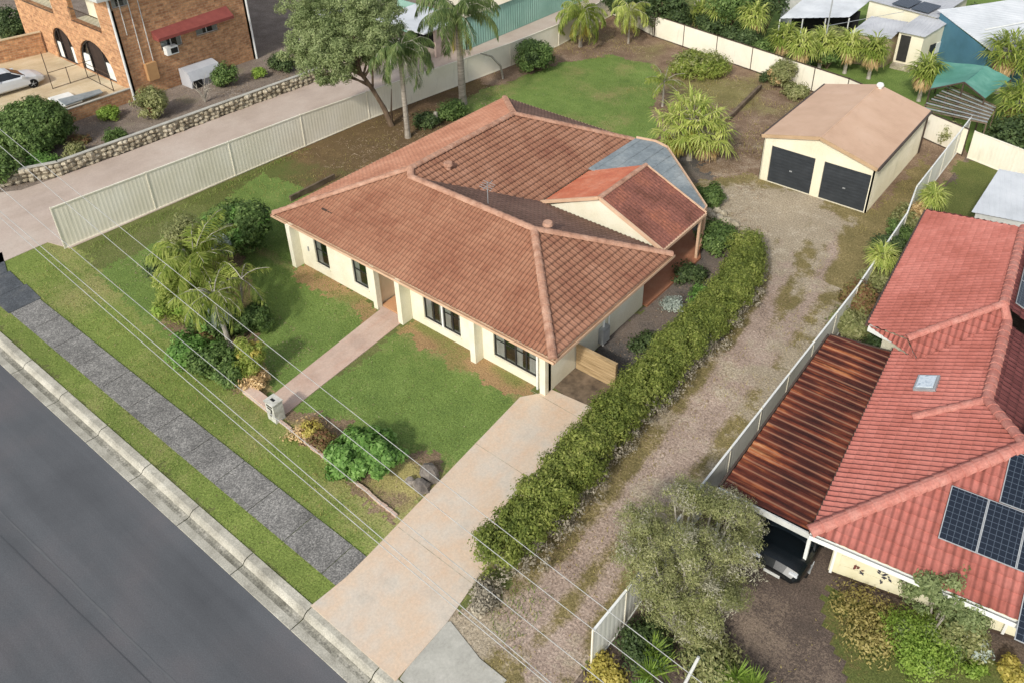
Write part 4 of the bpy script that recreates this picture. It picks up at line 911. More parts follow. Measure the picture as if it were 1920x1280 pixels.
# skylight and solar panels
c = UPL(1739, 722, pl, pn); uu = (P0-P1).normalized(); vv = pn.cross(uu).normalized()
def onplane(c, uu, vv, nn, hu, hv, t, lift, name, mat, parent, uvm=True):
    B = MB(); lo_ = [c-uu*hu-vv*hv, c+uu*hu-vv*hv, c+uu*hu+vv*hv, c-uu*hu+vv*hv]; a = [p+nn*lift for p in lo_]; b = [p+nn*(lift+t) for p in lo_]
    B.face(b, [(0, 0), (2*hu, 0), (2*hu, 2*hv), (0, 2*hv)]); B.face(a[::-1])
    for i in range(4): B.face([a[i], a[(i+1) % 4], b[(i+1) % 4], b[i]])
    return B.build(name, mat, parent)
sk = onplane(c, uu, vv, pn, .42, .36, .12, .03, 'skylight', MAT['galv'], nroof); onplane(c, uu, vv, pn, .33, .28, .03, .16, 'dome', MAT['skylight'], sk)
uf = (F1-P0).normalized(); nf = uf.cross((K0-P0)).normalized(); nf = nf if nf.z > 0 else -nf; vf = nf.cross(uf).normalized()
o0 = UPL(1757, 1010, P0, nf); e1 = UPL(1828, 1040, P0, nf); pw, ph = 1.06, 1.72
tl = UPL(1785, 912, P0, nf); ph = max(1.5, min(2.1, (tl-o0).dot(vf))); pw = (e1-o0).dot(uf)
print('panel', round(pw, 2), round(ph, 2))
def panel(o, U, V, N, w_, h_, parent):
    c = o+U*w_/2+V*h_/2; fr = onplane(c, U, V, N, w_/2-.004, h_/2-.004, .035, .12, 'solar_panel', MAT['galv'], parent)
    B = MB(); z = N*.158; q = [c-U*(w_/2-.028)-V*(h_/2-.028)+z, c+U*(w_/2-.028)-V*(h_/2-.028)+z, c+U*(w_/2-.028)+V*(h_/2-.028)+z, c-U*(w_/2-.028)+V*(h_/2-.028)+z]
    B.face(q, [(0, 0), (w_-.1, 0), (w_-.1, h_-.1), (0, h_-.1)]); B.build('cells', MAT['solar'], fr)
for i in range(5): panel(o0+uf*pw*i, uf, vf, nf, pw, ph, nroof)
o1 = o0+vf*(ph+.02)+uf*pw*1.25
for i in range(3): panel(o1+uf*pw*i, uf, vf, nf, pw, ph, nroof)
panel(o0+uf*pw*2.3-vf*(ph+.15), uf, vf, nf, pw, ph, nroof); 
eu = (R2-R1).normalized(); en = eu.cross(dE).normalized(); en = en if en.z > 0 else -en; ev = en.cross(eu).normalized()
o2 = UPL(1899, 572, R1, en)
for i in range(3): panel(o2+eu*1.7*i-ev*1.0, eu, ev, en, 1.7, 1.0, nroof)

# rusty carport
cp = thing('carport', 'flat carport with rust streaked brown iron roof beside the pale fence', 'carport', (-5.3, 22, 0))
c0, c1, c2, c3 = G3(1352, 912, 2.4), G3(1520, 996, 2.44), G3(1673, 660, 2.44), G3(1556, 628, 2.4)
tiled([c0, c1, c2, c3], 'roof', MAT['rust'], cp, o=c0, U=(c3-c0), tw=.38, ch=30, amp=.035, step=0, lift=.0, spp=6)
for o_ in [o for o in cp.children]:     # ribs run across: swap uv so the streak colours follow them
    l_ = o_.data.uv_layers[0].data
    uv = np.zeros(len(l_)*2, dtype=np.float32); l_.foreach_get('uv', uv); uv = uv.reshape(-1, 2)[:, ::-1].copy(); l_.foreach_set('uv', uv.ravel())
B = MB(); B.bar(c0+Vector((-.05, -.06, -.12)), c1+Vector((.05, -.06, -.12)), .06, .22); B.build('fascia', MAT['offwhite'], cp)
B = MB(); B.bar(c0+Vector((-.06, 0, -.06)), c3+Vector((-.06, 0, -.06)), .07, .14); B.bar(c3+Vector((0, .05, -.05)), c2+Vector((0, .05, -.05)), .06, .12); B.bar(c2+Vector((.03, 0, .04)), c1+Vector((.03, 0, .04)), .05, .05); B.build('edge_trim', MAT['brownmetal'], cp)
for (x, y) in ((-6.55, 17.5), (-6.6, 21.5), (-6.65, 26.0), (-3.75, 17.7)):
    B = MB(); B.box(x-.05, x+.05, y-.05, y+.05, 0, 2.3); B.build('post', MAT['white'], cp)
ct = thing('lattice_screen', 'white lattice screen at the back of the carport above the dark car', 'screen', (-5.2, 22.6, 0))
B = MB()
for q in range(9): B.bar((-6.4+q*.32, 22.6, .1), (-6.4+q*.32, 22.6, 2.1), .05)
B.bar((-6.45, 22.6, 2.12), (-3.8, 22.6, 2.12), .06); B.bar((-6.45, 22.6, .9), (-3.8, 22.6, .9), .05); B.build('slats', MAT['offwhite'], ct)

# ================================================================== CARS
def car(name, label, loc, rotz, paint, suv=False):
    """nose at +y, origin on the ground under the middle"""
    root = thing(name, label, 'car', loc, rotz)
    if suv: st = [(-2.3, .55, .78, .62), (-2.22, .42, .86, .95), (-1.7, .3, .9, 1.02), (-.9, .28, .92, 1.05), (0, .28, .93, 1.05), (.8, .28, .92, 1.06), (1.25, .28, .91, 1.05), (1.75, .32, .88, .98), (2.15, .38, .82, .86), (2.32, .45, .68, .68)]; cab = [(-2.15, 1.0, .82), (-1.85, 1.62, .68), (-.8, 1.7, .66), (.1, 1.68, .65), (.45, 1.6, .63), (1.2, 1.04, .78)]
    else: st = [(-2.25, .5, .7, .6), (-2.18, .36, .8, .88), (-1.7, .26, .86, .96), (-.9, .22, .88, .98), (0, .22, .89, .96), (.8, .22, .88, .94), (1.2, .22, .87, .9), (1.7, .26, .83, .82), (2.1, .32, .74, .68), (2.27, .38, .58, .52)]; cab = [(-1.95, .93, .72), (-1.3, 1.38, .58), (-.5, 1.47, .56), (.1, 1.44, .55), (.35, 1.36, .55), (1.15, .9, .7)]
    B = MB(); rings = []
    for (y, zb, w_, zt_) in st:
        m = zb+(zt_-zb)*.55; half = [(0, zb), (w_*.9, zb), (w_, zb+.12), (w_*1.0, m), (w_*.97, zt_-.1), (w_*.86, zt_-.01), (w_*.45, zt_+.03), (0, zt_+.045)]
        rings.append([(x, y, z) for x, z in half]+[(-x, y, z) for x, z in half[-2:0:-1]])
    n = len(rings[0])
    for a, b in zip(rings[:-1], rings[1:]):
        for i in range(n): B.face([a[i], a[(i+1) % n], b[(i+1) % n], b[i]])
    B.face(rings[0]); B.face(rings[-1][::-1])
    bo = B.build('body', MAT[paint], root, False, True)
    # glasshouse
    B = MB(); R = []
    for i, (y, z, w_) in enumerate(cab):
        zb = .9 if suv else .82; R.append([(-.8, y, zb), (-w_-.04, y, z-.06), (-w_+.1, y, z), (w_-.1, y, z), (w_+.04, y, z-.06), (.8, y, zb)])
    for a, b in zip(R[:-1], R[1:]):
        for i in range(5): B.face([a[i], a[i+1], b[i+1], b[i]])
    gl = B.build('windows', MAT['carglass'], root, False, True)
    B = MB()
    for a, b in zip(R[1:-2], R[2:-1]):
        B.face([tuple(np.add(p, (0, 0, .015))) for p in (a[1], a[2], b[2], b[1])]); B.face([tuple(np.add(p, (0, 0, .015))) for p in (a[2], a[3], b[3], b[2])]); B.face([tuple(np.add(p, (0, 0, .015))) for p in (a[3], a[4], b[4], b[3])])
    B.build('roof', MAT[paint], root, False, True)
    B = MB()
    for s in (-1, 1):
        for i, j in ((0, 1), (4, 5)):
            k_ = 1 if s < 0 else 4; e = 0 if s < 0 else 5
            a = Vector(R[i][k_] if i == 1 or i == 4 else R[i][e]); pass
        kk = 1 if s < 0 else 4
        B.bar(Vector(R[-2][kk]), Vector(R[-1][kk]), .06); B.bar(Vector(R[0][kk]), Vector(R[1][kk]), .07); mid = Vector(R[2][kk]); B.bar(mid, Vector((s*.86, mid.y-.05, .9)), .06)
    B.build('window_pillars', MAT[paint], root, False)
    ws = .78 if suv else .77; wr = .36 if suv else .31
    for s in (-1, 1):
        for y in (-1.35, 1.35):
            B = MB(); B.tube([(s*(ws-.12), y, wr), (s*(ws+.1), y, wr)], wr, 20); wh = B.build('wheel', MAT['tyre'], root, False)
            B = MB()
            for q in range(5):
                an = q*2*math.pi/5; B.bar((s*(ws+.108), y, wr), (s*(ws+.108), y+math.cos(an)*wr*.62, wr+math.sin(an)*wr*.62), .07, .02)
            B.tube([(s*(ws+.1), y, wr), (s*(ws+.112), y, wr)], wr*.2, 10); B.build('rim', MAT['galv'], wh, False)
        B = MB(); yy = 2.2 if suv else 2.02; zz = .78 if suv else .6; B.box(s*.6-.13, s*.6+.13, yy-.12, yy-.0+.06, zz-.05, zz+.05); B.build('headlight', MAT['lamp'], root, False)
        B = MB(); B.box(s*.95-.09, s*.95+.09, .75, .95, 1.0 if suv else .92, 1.15 if suv else 1.04); B.build('wing_mirror', MAT[paint], root, False)
    B = MB(); B.box(-.26, .26, (2.33 if suv else 2.28), (2.35 if suv else 2.3), .42, .54); B.build('number_plate', MAT['offwhite'], root, False)
    if suv: B = MB(); B.box(-.42, .42, 2.27, 2.335, .56, .64); B.build('grille', MAT['black'], root, False)
    return root
TZ = .8
car('parked_car', 'silver hatchback parked on the sand coloured terrace of the brick building', (-60.4, 19.15, TZ), rad(-3), 'carwhite')
car('parked_car', 'black four wheel drive parked under the rusty carport', (-4.5, 19.3, 0), math.pi+.03, 'carblack', True)

# ================================================================== BRICK BUILDING AT LEFT
bk = thing('brick_building', 'two storey orange brick building with arched doorways and a red awning', 'building', (-60, 24, 0))
by, bx = 24.2, -54.05; bl = -68.5; BH = 7.2; BM = MAT['brick']
def uarch(u0, u1, z0, z1, n=12):
    r = (u1-u0)/2; c = (u0+u1)/2; zc = z1-r*.95
    return [(u0, z0), (u1, z0)]+[(c+r*math.cos(math.pi*i/n), zc+(z1-zc)*math.sin(math.pi*i/n)) for i in range(n+1)]
fx = lambda u, v: WY(u, v, by)[0]-bl
A1 = (fx(107, 115)+.15, fx(157, 137)-.1); A2 = (fx(160, 143)+.2, fx(223, 160)-.15)
print('arches', A1, A2)
A1 = (5.6, 8.35); A2 = (9.35, 12.6) if not (A2[1] > A2[0]) else A2; A1 = (min(A1[0], A2[0]-3.6), A2[0]-.75)
ar1, ar2 = uarch(*A1, TZ+.02, 3.3), uarch(*A2, TZ+.02, 3.35)
b1 = (fx(50, 12)-.3, fx(100, 24)); b2 = (fx(133, 30), fx(188, 50))
up1 = rect(b1[0], b1[1], 4.45, 6.3); up2 = rect(b2[0], b2[1], 4.5, 6.7)
wall(bk, 'wall', BM, (bl, by), (bx, by), BH, [ar1, ar2, up1, up2], .3)
ysw = lambda u, v: WX(u, v, bx)[0]-by
s1 = rect(ysw(300, 80), ysw(343, 80), 2.7, 3.65); s2 = rect(ysw(366, 55), ysw(408, 48), 2.95, 3.85); s3 = rect(ysw(205, 5), ysw(240, 3), 6.25, 7.1)
wall(bk, 'wall', BM, (bx, by+.002), (bx, 34.1), [(0, -.7), (9.9, -.7), (9.9, BH), (0, BH)], [s1, s2, s3], .3)
wall(bk, 'wall', BM, (bx, 34.1), (bl, 34.1), BH, (), .3)
B = MB(); B.slab([(bl-.5, by-.8, BH+.02), (bx+.6, by-.8, BH+.02), (bx+.6, 34.8, BH+.02), (bl-.5, 34.8, BH+.02)], .2); B.build('roof_slab', MAT['offwhite'], bk)
for (a0_, a1_, z1) in ((A1[0], A1[1], 3.3), (A2[0], A2[1], 3.35)):
    # arched entrance: cream side panels with a dark doorway between, dark frame
    w_ = a1_-a0_; yy = by+.16
    B = MB(); pts = uarch(a0_+.02, a1_-.02, TZ+.02, z1-.02); B.face([(bl+p[0], yy+.08, p[1]) for p in pts]); en_ = B.build('arched_doorway', plain('dark_brown_doorway', ['#2c2420', '#40332c'], 2, 4), bk)
    for (f0, f1, zt_) in ((.02, .27, 2.0), (.73, .98, 2.0)): B = MB(); B.box(bl+a0_+w_*f0, bl+a0_+w_*f1, yy, yy+.05, TZ+.02, zt_); B.build('side_panel', MAT['white'], en_)
    B = MB(); rr = [(bl+p[0], yy-.02, p[1]) for p in uarch(a0_+.05, a1_-.05, TZ+.02, z1-.05)]
    for p, q in zip(rr, rr[1:]+rr[:1]): B.bar(p, q, .09)
    for f_ in (.28, .72): B.bar((bl+a0_+w_*f_, yy-.02, TZ+.02), (bl+a0_+w_*f_, yy-.02, z1-.12-.3*abs(f_-.5)), .07)
    B.build('door_frame', MAT['darkframe'], en_)
    B = MB()
    for f0, f1 in ((.05, .26), (.74, .95)): B.face([(bl+a0_+w_*f0, yy+.06, 2.0), (bl+a0_+w_*f1, yy+.06, 2.0), (bl+a0_+w_*f1, yy+.06, 2.75 if f0 > .5 else 2.95), (bl+a0_+w_*f0, yy+.06, 2.45)])
    B.build('side_light', MAT['glass'], en_)
for (a0_, a1_, z0_, z1_) in ((b1[0], b1[1], 4.45, 6.3), (b2[0], b2[1], 4.5, 6.7)):
    # balcony recess
    B = MB(); B.box(bl+a0_, bl+a1_, by+1.2, by+1.25, z0_, z1_); B.box(bl+a0_, bl+a1_, by+.05, by+1.2, z0_-.06, z0_-.002); bc = B.build('balcony', MAT['render'], bk)
    B = MB(); B.box(bl+a0_+(a1_-a0_)*.62, bl+a1_-.2, by+1.17, by+1.195, z0_+.05, z1_-.1); B.build('balcony_door', MAT['dark'], bc)
    B = MB(); n = 22
    for q in range(n+1):
        x = bl+a0_+(a1_-a0_)*q/n; B.bar((x, by-.06, z0_-.05), (x, by-.06, z0_+.85), .02)
    B.bar((bl+a0_, by-.06, z0_+.87), (bl+a1_, by-.06, z0_+.87), .05); B.bar((bl+a0_, by-.06, z0_-.05), (bl+a1_, by-.06, z0_-.05), .05); B.build('railing', MAT['brownmetal'], bc)
for s_, cu, m in ((s1, True, 1), (s2, True, 1), (s3, True, 1)):
    window(bk, (bx, by), (bx, 34.1), s_[0][0], s_[1][0], s_[0][1], s_[2][1], m, False, 'offwhite', 'brick', cu, .1)
ya, yb = by+ysw(285, 68), by+ysw(425, 20)
B = MB(); B.face([(bx+.02, ya, 4.2), (bx+.75, ya, 3.82), (bx+.75, yb, 3.9), (bx+.02, yb, 4.45)]); B.face([(bx+.02, ya, 4.16), (bx+.02, yb, 4.41), (bx+.75, yb, 3.86), (bx+.75, ya, 3.78)]); B.face([(bx+.75, ya, 3.82), (bx+.75, ya, 3.62), (bx+.75, yb, 3.7), (bx+.75, yb, 3.9)]); B.face([(bx+.02, ya, 4.2), (bx+.02, ya, 3.62), (bx+.75, ya, 3.62), (bx+.75, ya, 3.82)]); B.build('awning', MAT['awning'], bk)
yc = by+ysw(318, 88); B = MB(); B.box(bx+.01, bx+.45, yc-.5, yc+.35, 2.4, 2.95); ac = B.build('air_conditioner', MAT['white'], bk); B = MB(); B.box(bx+.452, bx+.47, yc-.2, yc+.3, 2.48, 2.85); B.build('grille', MAT['black'], ac)
for y_ in (by+.05, 34.0): B = MB(); B.tube([(bx+.08, y_, -.7), (bx+.08, y_, BH)], .075, 8); B.build('downpipe', MAT['white'], bk)
B = MB()
for yy, z0_ in ((25.55, 1.5), (26.2, 1.2), (24.95, 4.4)): B.tube([(bx+.05, yy, z0_), (bx+.05, yy, 7.0)], .03, 6)
B.build('service_pipe', MAT['offwhite'], bk)
B = MB(); B.box(bx+.01, bx+.32, 25.5, 26.25, 1.05, 2.25); B.build('service_box', plain('tan_box', ['#b0875c', '#bf9668'], 2), bk)
# terrace with its retaining wall
tr_ = MB(); tp = [(-75, by), (-54.15, by), (-54.15, 19.7), (-55, 17.5), (-62, 14.5), (-75, 12)]
tr_.prism(tp, -.3, TZ); tag(tr_.build('terrace', MAT['terrace']), kind='structure')
rw = thing('retaining_wall', 'low orange brick retaining wall along the edge of the sandy terrace', 'wall', (-54, 21.5, 0))
wall(rw, 'brickwork', BM, (-54.0, 19.3), (-54.0, by-.01), [(0, -.7), (by-.01-19.3, -.7), (by-.01-19.3, TZ+.1), (0, TZ+.1)], (), .13)
wall(rw, 'brickwork', BM, (-57.5, 16.5), (-54.0, 19.29), [(0, -.7), (4.4, -.7), (4.4, TZ+.1), (0, TZ+.1)], (), .13)
B = MB(); B.bar((-54.07, 19.3, TZ+.13), (-54.07, by-.02, TZ+.13), .2, .05); B.build('coping', MAT['apron'], rw)
gw = thing('garden_wall', 'higher orange brick wall behind the silver car', 'wall', (-67, 22, 0))
wall(gw, 'brickwork', BM, (-66.4, 17.0), (-65.4, 24.1), [(0, TZ), (7.1, TZ), (7.1, 2.35), (0, 2.35)], (), .25)
B = MB(); B.bar((-66.5, 17, 2.38), (-65.5, 24.1, 2.38), .32, .06); B.build('coping', MAT['terrace'], gw)
fe = thing('pool_fence', 'thin black wire fence standing on the terrace in front of the arches', 'fence', (-57, 22, TZ))
q0, q1, q2 = Vector((-58.3, 21.1, TZ)), Vector((-58.3, 23.5, TZ)), Vector((-54.7, 23.4, TZ))
B = MB()
for a, b in ((q0, Vector((-58.3, by-.1, TZ))), (q1, q2)):
    for z in (.05, 1.15): B.bar(a+Vector((0, 0, z)), b+Vector((0, 0, z)), .03)
B.build('rail', MAT['brownmetal'], fe)
for p in (q0, q1, q2, Vector((-58.3, 22.3, TZ)), Vector((-56.5, 23.45, TZ))):
    B = MB(); B.bar(p, p+Vector((0, 0, 1.2 if p is not q0 else 2.6)), .04); B.build('post', MAT['brownmetal'], fe)
sp = thing('sheet_stack', 'stack of pale sheets and grey boards lying on the terrace edge', 'panels', (-54.9, 21.1, TZ))
p = [G3(103, 190, TZ+.2), G3(150, 178, TZ+.2), G3(188, 182, TZ+.2), G3(120, 206, TZ+.2)]
B = MB(); B.slab([(-56.6, 20.0, TZ+.22), (-54.5, 19.9, TZ+.2), (-54.5, 21.2, TZ+.2), (-56.5, 21.3, TZ+.22)], .1); B.build('white_sheet', MAT['white'], sp)
B = MB(); B.slab([(-55.6, 20.2, TZ+.31), (-54.4, 20.1, TZ+.29), (-54.5, 22.6, TZ+.29), (-55.1, 22.7, TZ+.31)], .07); B.build('grey_board', MAT['greyroof'], sp)
tk = thing('covered_tank', 'pale grey covered tank standing against the brick side wall', 'tank', (-53.2, 29, 0))
yA, yB = by+ysw(338, 150), by+ysw(398, 140); B = MB(); pf = [(-53.95, -.1), (-52.7, -.1), (-52.55, .5), (-52.9, 1.15), (-53.6, 1.3), (-53.95, 1.2)]
for i in range(len(pf)):
    a, b = pf[i], pf[(i+1) % len(pf)]; B.face([(a[0], yA, a[1]), (a[0], yB, a[1]), (b[0], yB, b[1]), (b[0], yA, b[1])])
B.face([(a, yA, b) for a, b in pf]); B.face([(a, yB, b) for a, b in pf[::-1]]); B.build('cover', MAT['greysheet'], tk); B = MB(); B.box(-52.6, -52.5, yA+.1, yA+.75, -.1, .55); B.build('opening', MAT['dark'], tk)
# stone wall along the shared drive
swp = [(-60, 6.0), (-52.5, 9.9), (-49.3, 12.6), (-47.6, 16.2), (-47.4, 20.4), (-47.25, 25.8), (-47.0, 31.9), (-46.7, 40), (-46.5, 48)]
sw = thing('stone_wall', 'rubble stone retaining wall with concrete capping beside the shared driveway', 'wall', (-47.4, 20, 0)); rng = random.Random(12)
B = MB(); C2 = MB()
for (a, b) in zip(swp[:-1], swp[1:]):
    A, D = Vector((*a, 0)), Vector((*b, 0)); L = (D-A).length; d = (D-A)/L; n = Vector((d.y, -d.x, 0)); C2.bar(A-n*.12+Vector((0, 0, .85)), D-n*.12+Vector((0, 0, .85)), .26, .05)
    B.bar(A-n*.2+Vector((0, 0, .4)), D-n*.2+Vector((0, 0, .4)), .2, .85)
    s = 0
    while s < L:
        for zz in (.12, .38, .64):
            p = A+d*(s+rng.uniform(-.1, .1)); mound(B, (p.x-n.x*.05+rng.uniform(-.04, .04), p.y-n.y*.05, zz+rng.uniform(-.05, .05)), rng.uniform(.13, .22), rng, (1, 1.2, .8), 6, 4)
        s += .36
B.build('rubble', MAT['stone'], sw); C2.build('capping', MAT['apron'], sw)

# ================================================================== BUILDINGS BEHIND
gs = thing('green_shed', 'long green steel shed behind the left fence', 'shed', (-43, 51, 0))
x = -42.6
wall(gs, 'wall', MAT['tealsheet'], (x, 44.9), (x, 62), 2.6, (), .1); wall(gs, 'wall', MAT['tealsheet'], (-50, 44.9), (x, 44.9), 2.6, (), .1)
B = MB(); y = 45.
while y < 62: B.box(x+.001, x+.03, y, y+.05, .1, 2.5); y += .28
B.build('cladding_rib', MAT['tealsheet'], gs)
tiled([(x+.15, 44.7, 2.6), (x+.15, 62.2, 2.6), (-47, 62.2, 3.3), (-47, 44.7, 3.3)], 'roof', plain('beige_roof', ['#c2b8a0', '#d4ccb8'], .6), gs, tw=.25, ch=20, amp=.02, step=0, mode='rib')
pk = thing('garage', 'pinkish open garage with pale flat awning beside the green shed', 'garage', (-44, 41, 0))
wall(pk, 'wall', MAT['pinkwall'], (-43.3, 42.3), (-43.3, 44.6), 2.3, (), .2); wall(pk, 'wall', MAT['dark'], (-47.5, 43.5), (-43.4, 43.5), 2.3, (), .1)  # near-black sheet at the back stands in for the shade inside
B = MB(); B.slab([(-47.6, 40.2, 2.7), (-42.9, 40.8, 2.45), (-42.9, 44.6, 2.5), (-47.6, 44.6, 2.75)], .1); B.build('awning', MAT['whiteroof'], pk)
# right: row of pale sheds and houses
def shed_block(label, foot, zt_, matw, matr, zr_=None, name='shed', ov=.25, cat='shed'):
    """block over quad foot (CCW from front left); roof sheet falls from back height zr_ to front zt_"""
    zr_ = zr_ or zt_; r = thing(name, label, cat, (*foot[0], 0)); hs = [zt_, zt_, zr_, zr_]
    for i in range(4):
        a, b = foot[i], foot[(i+1) % 4]; L = math.hypot(b[0]-a[0], b[1]-a[1])
        wall(r, 'wall', matw, a, b, [(0, 0), (L, 0), (L, hs[(i+1) % 4]), (0, hs[i])], (), .08)
    c = Vector((sum(p[0] for p in foot)/4, sum(p[1] for p in foot)/4, 0)); P_ = []
    for p, h in zip(foot, hs): v = Vector((*p, 0))-c; v = v*(1+ov/v.length); P_.append(Vector((c.x+v.x, c.y+v.y, h+.03)))
    tiled(P_, 'roof', matr, r, tw=.25, ch=30, amp=.018, step=0, mode='rib'); return r
cs = shed_block('cream cottage with grey skillion roof behind the back fence', [(-15.75, 61.9), (-14.0, 61.9), (-13.3, 64.9), (-15.2, 65.2)], 2.55, MAT['shedwall'], MAT['greysheet'], 3.0, 'cottage', .3, 'cottage')
B = MB(); B.box(-15.55, -14.85, 61.84, 61.88, .45, 2.4); B.build('dark_window', MAT['darkframe'], cs)
B = MB(); B.box(-15.7, -14.3, 61.2, 61.85, 0, .3); B.build('step', MAT['stone'], cs)
B = MB(); d_ = Vector((.7, 3.0, 0)).normalized(); n_ = Vector((d_.y, -d_.x, 0)); p_ = Vector((-14.0, 61.9, 0))+d_*1.2+n_*.03; B.bar(p_+Vector((0, 0, 1.2)), p_+d_*.8+Vector((0, 0, 1.2)), .04, .9, (0, 0, 1)); w5 = B.build('window', MAT['darkframe'], cs); B = MB(); B.bar(p_+d_*.85+Vector((0, 0, 1.2)), p_+d_*1.6+Vector((0, 0, 1.2)), .05, .8, (0, 0, 1)); B.build('shutter', MAT['white'], w5)
shed_block('low outbuilding with pale ribbed skillion roof left of the cream cottage', [(-18.6, 60.3), (-16.1, 61.0), (-15.9, 63.6), (-18.2, 63.2)], 2.2, plain('tan_wall', ['#a8967a', '#b8a68a'], 2), MAT['greysheet'], 2.7)
shed_block('tall grey roofed building with rooftop solar panels behind the cream cottage', [(-19.5, 66), (-14.2, 64.95), (-13.6, 71), (-19.4, 72)], 3.1, MAT['render'], MAT['greysheet'], 3.4, 'house', .3, 'house')
for i in range(2):
    r_ = [o for o in bpy.data.objects if o.get('label', '').startswith('tall grey roofed')][0]; c = Vector((-16.8+i*1.5, 66.3-.28*i, 3.28)); onplane(c, Vector((1, -.19, 0)).normalized(), Vector((.19, 1, .05)).normalized(), Vector((0, -.05, 1)).normalized(), .68, .95, .06, .08, 'rooftop_panel', MAT['solar'], r_)
teal = thing('teal_garage', 'dark teal steel garage with pale gable roof', 'garage', (-11, 65, 0))
ta, tb = (-14.0, 65.0), (-9.6, 61.4); Lt = math.hypot(4.4, 3.6)
wall(teal, 'wall', MAT['tealwall'], ta, tb, [(0, 0), (Lt, 0), (Lt, 2.6), (Lt*.0+.01, 3.5)], (), .08)
wall(teal, 'wall', MAT['tealwall'], tb, (-4, 66), 2.4, (), .08)
tiled([(-14.3, 65.2, 3.55), (-9.3, 61.1, 2.75), (-2.0, 68.0, 2.9), (-8.0, 73.5, 4.0)], 'roof', MAT['whiteroof'], teal, tw=.25, ch=30, amp=.018, step=0, mode='rib')
B = MB(); B.bar((-10.6, 64.0, 3.25), (-6.5, 70, 3.65), .1, .06); B.build('ridge_strip', MAT['white'], teal)
wc = thing('open_carport', 'white flat roofed carport over a dark opening behind the back palms', 'carport', (-21, 63, 0))
cq = [G3(1462, 36, 2.6), G3(1592, 34, 2.6), G3(1645, -8, 2.75), G3(1520, -12, 2.75)]
tiled(cq, 'roof', MAT['whiteroof'], wc, tw=.3, ch=30, amp=.02, step=0, mode='rib', o=cq[0], U=cq[3]-cq[0])
wall(wc, 'wall', MAT['dark'], (cq[0].x, cq[0].y+2.5), (cq[1].x, cq[1].y+2.5), 2.45, (), .1)  # near-black sheet stands in for the shade under the roof
for q in (0, .33, .66, 1): B = MB(); p = cq[0].lerp(cq[1], q); B.bar((p.x, p.y+.1, 0), (p.x, p.y+.1, 2.55), .08); B.build('post', MAT['offwhite'], wc)
bb_ = shed_block('blue roofed shed beyond the white carport', [(-26.5, 66), (-23.8, 65.3), (-23, 71), (-26, 72)], 2.6, MAT['offwhite'], plain('blue_roof', ['#37638c', '#44749e'], 1), 3.0)
ws_ = shed_block('white ribbed garden shed on the neighbour lawn', [(-4.75, 39.75), (1.5, 41.3), (.8, 45.6), (-4.7, 44.5)], 2.2, MAT['offwhite'], MAT['whiteroof'], 2.35)
B = MB(); B.box(-3.3, -1.2, 40.0, 40.3, .1, 1.9); B.build('dark_door', MAT['dark'], ws_)
# shade cloth gable and slatted yard screen
tg = thing('shade_gable', 'green shade cloth gable roof on a dark frame', 'shelter', (-10, 56, 0))
t0, t1, t2, t3, t4, t5 = G3(1744, 168, 2.3), G3(1808, 155, 2.9), G3(1846, 186, 2.3), G3(1896, 148, 2.3), G3(1850, 124, 2.9), G3(1768, 116, 2.3)
def drape(a, b, c, d, sag=.15, n=8):
    B = MB(); g = []
    for i in range(n+1):
        for j in range(n+1):
            u, v = i/n, j/n; p = a*(1-u)*(1-v)+b*u*(1-v)+c*u*v+d*(1-u)*v; p = p-Vector((0, 0, sag*math.sin(math.pi*u)*math.sin(math.pi*v)+.02*math.sin(9*u+5*v))); g.append(p)
    for i in range(n):
        for j in range(n): k_ = i*(n+1)+j; B.face([g[k_], g[k_+n+1], g[k_+n+2], g[k_+1]])
    return B
drape(t0, t1, t4, t5).build('cloth', MAT['tarp'], tg, smooth=True); drape(t1, t2, t3, t4).build('cloth', MAT['tarp'], tg, smooth=True)
B = MB()
for p in (t0, t1, t2, t3, t5): B.bar((p.x, p.y, 0), (p.x, p.y, p.z-.03), .08)
B.bar(t0, t1, .07); B.bar(t1, t2, .07); B.build('frame', MAT['brownmetal'], tg)
sb = thing('slatted_roof', 'grey slatted batten roof in front of the green shade cloth', 'pergola', (-9.6, 54, 0))
q0, q1, q2, q3 = G3(1722, 205, 1.9), G3(1850, 232, 1.7), G3(1868, 200, 1.9), G3(1780, 160, 2.1)
for i in range(13):
    f = i/12; B = MB(); B.bar(q0.lerp(q3, f), q1.lerp(q2, f), .1, .05); B.build('slat', MAT['galv'] if i % 2 else MAT['oldtimber'], sb)
for p in (q0, q1, q2, q3): B = MB(); B.bar((p.x, p.y, 0), (p.x, p.y, p.z), .07); B.build('post', MAT['oldtimber'], sb)
cf = thing('shade_canopy', 'thin white framed shade canopy beside the brick building', 'canopy', (-52, 39, 0))
B = MB(); pc = [(-54.5, 38.4), (-51.2, 38.0), (-51.3, 41.5), (-54.6, 41.8)]
for p in pc: B.bar((*p, 0), (*p, 2.5), .06)
for a, b in zip(pc, pc[1:]+pc[:1]): B.bar((*a, 2.5), (*b, 2.5), .05)
B.build('frame', MAT['offwhite'], cf); B = MB(); B.slab([(*p, 2.56) for p in pc], .02); B.build('canopy', MAT['greysheet'], cf)

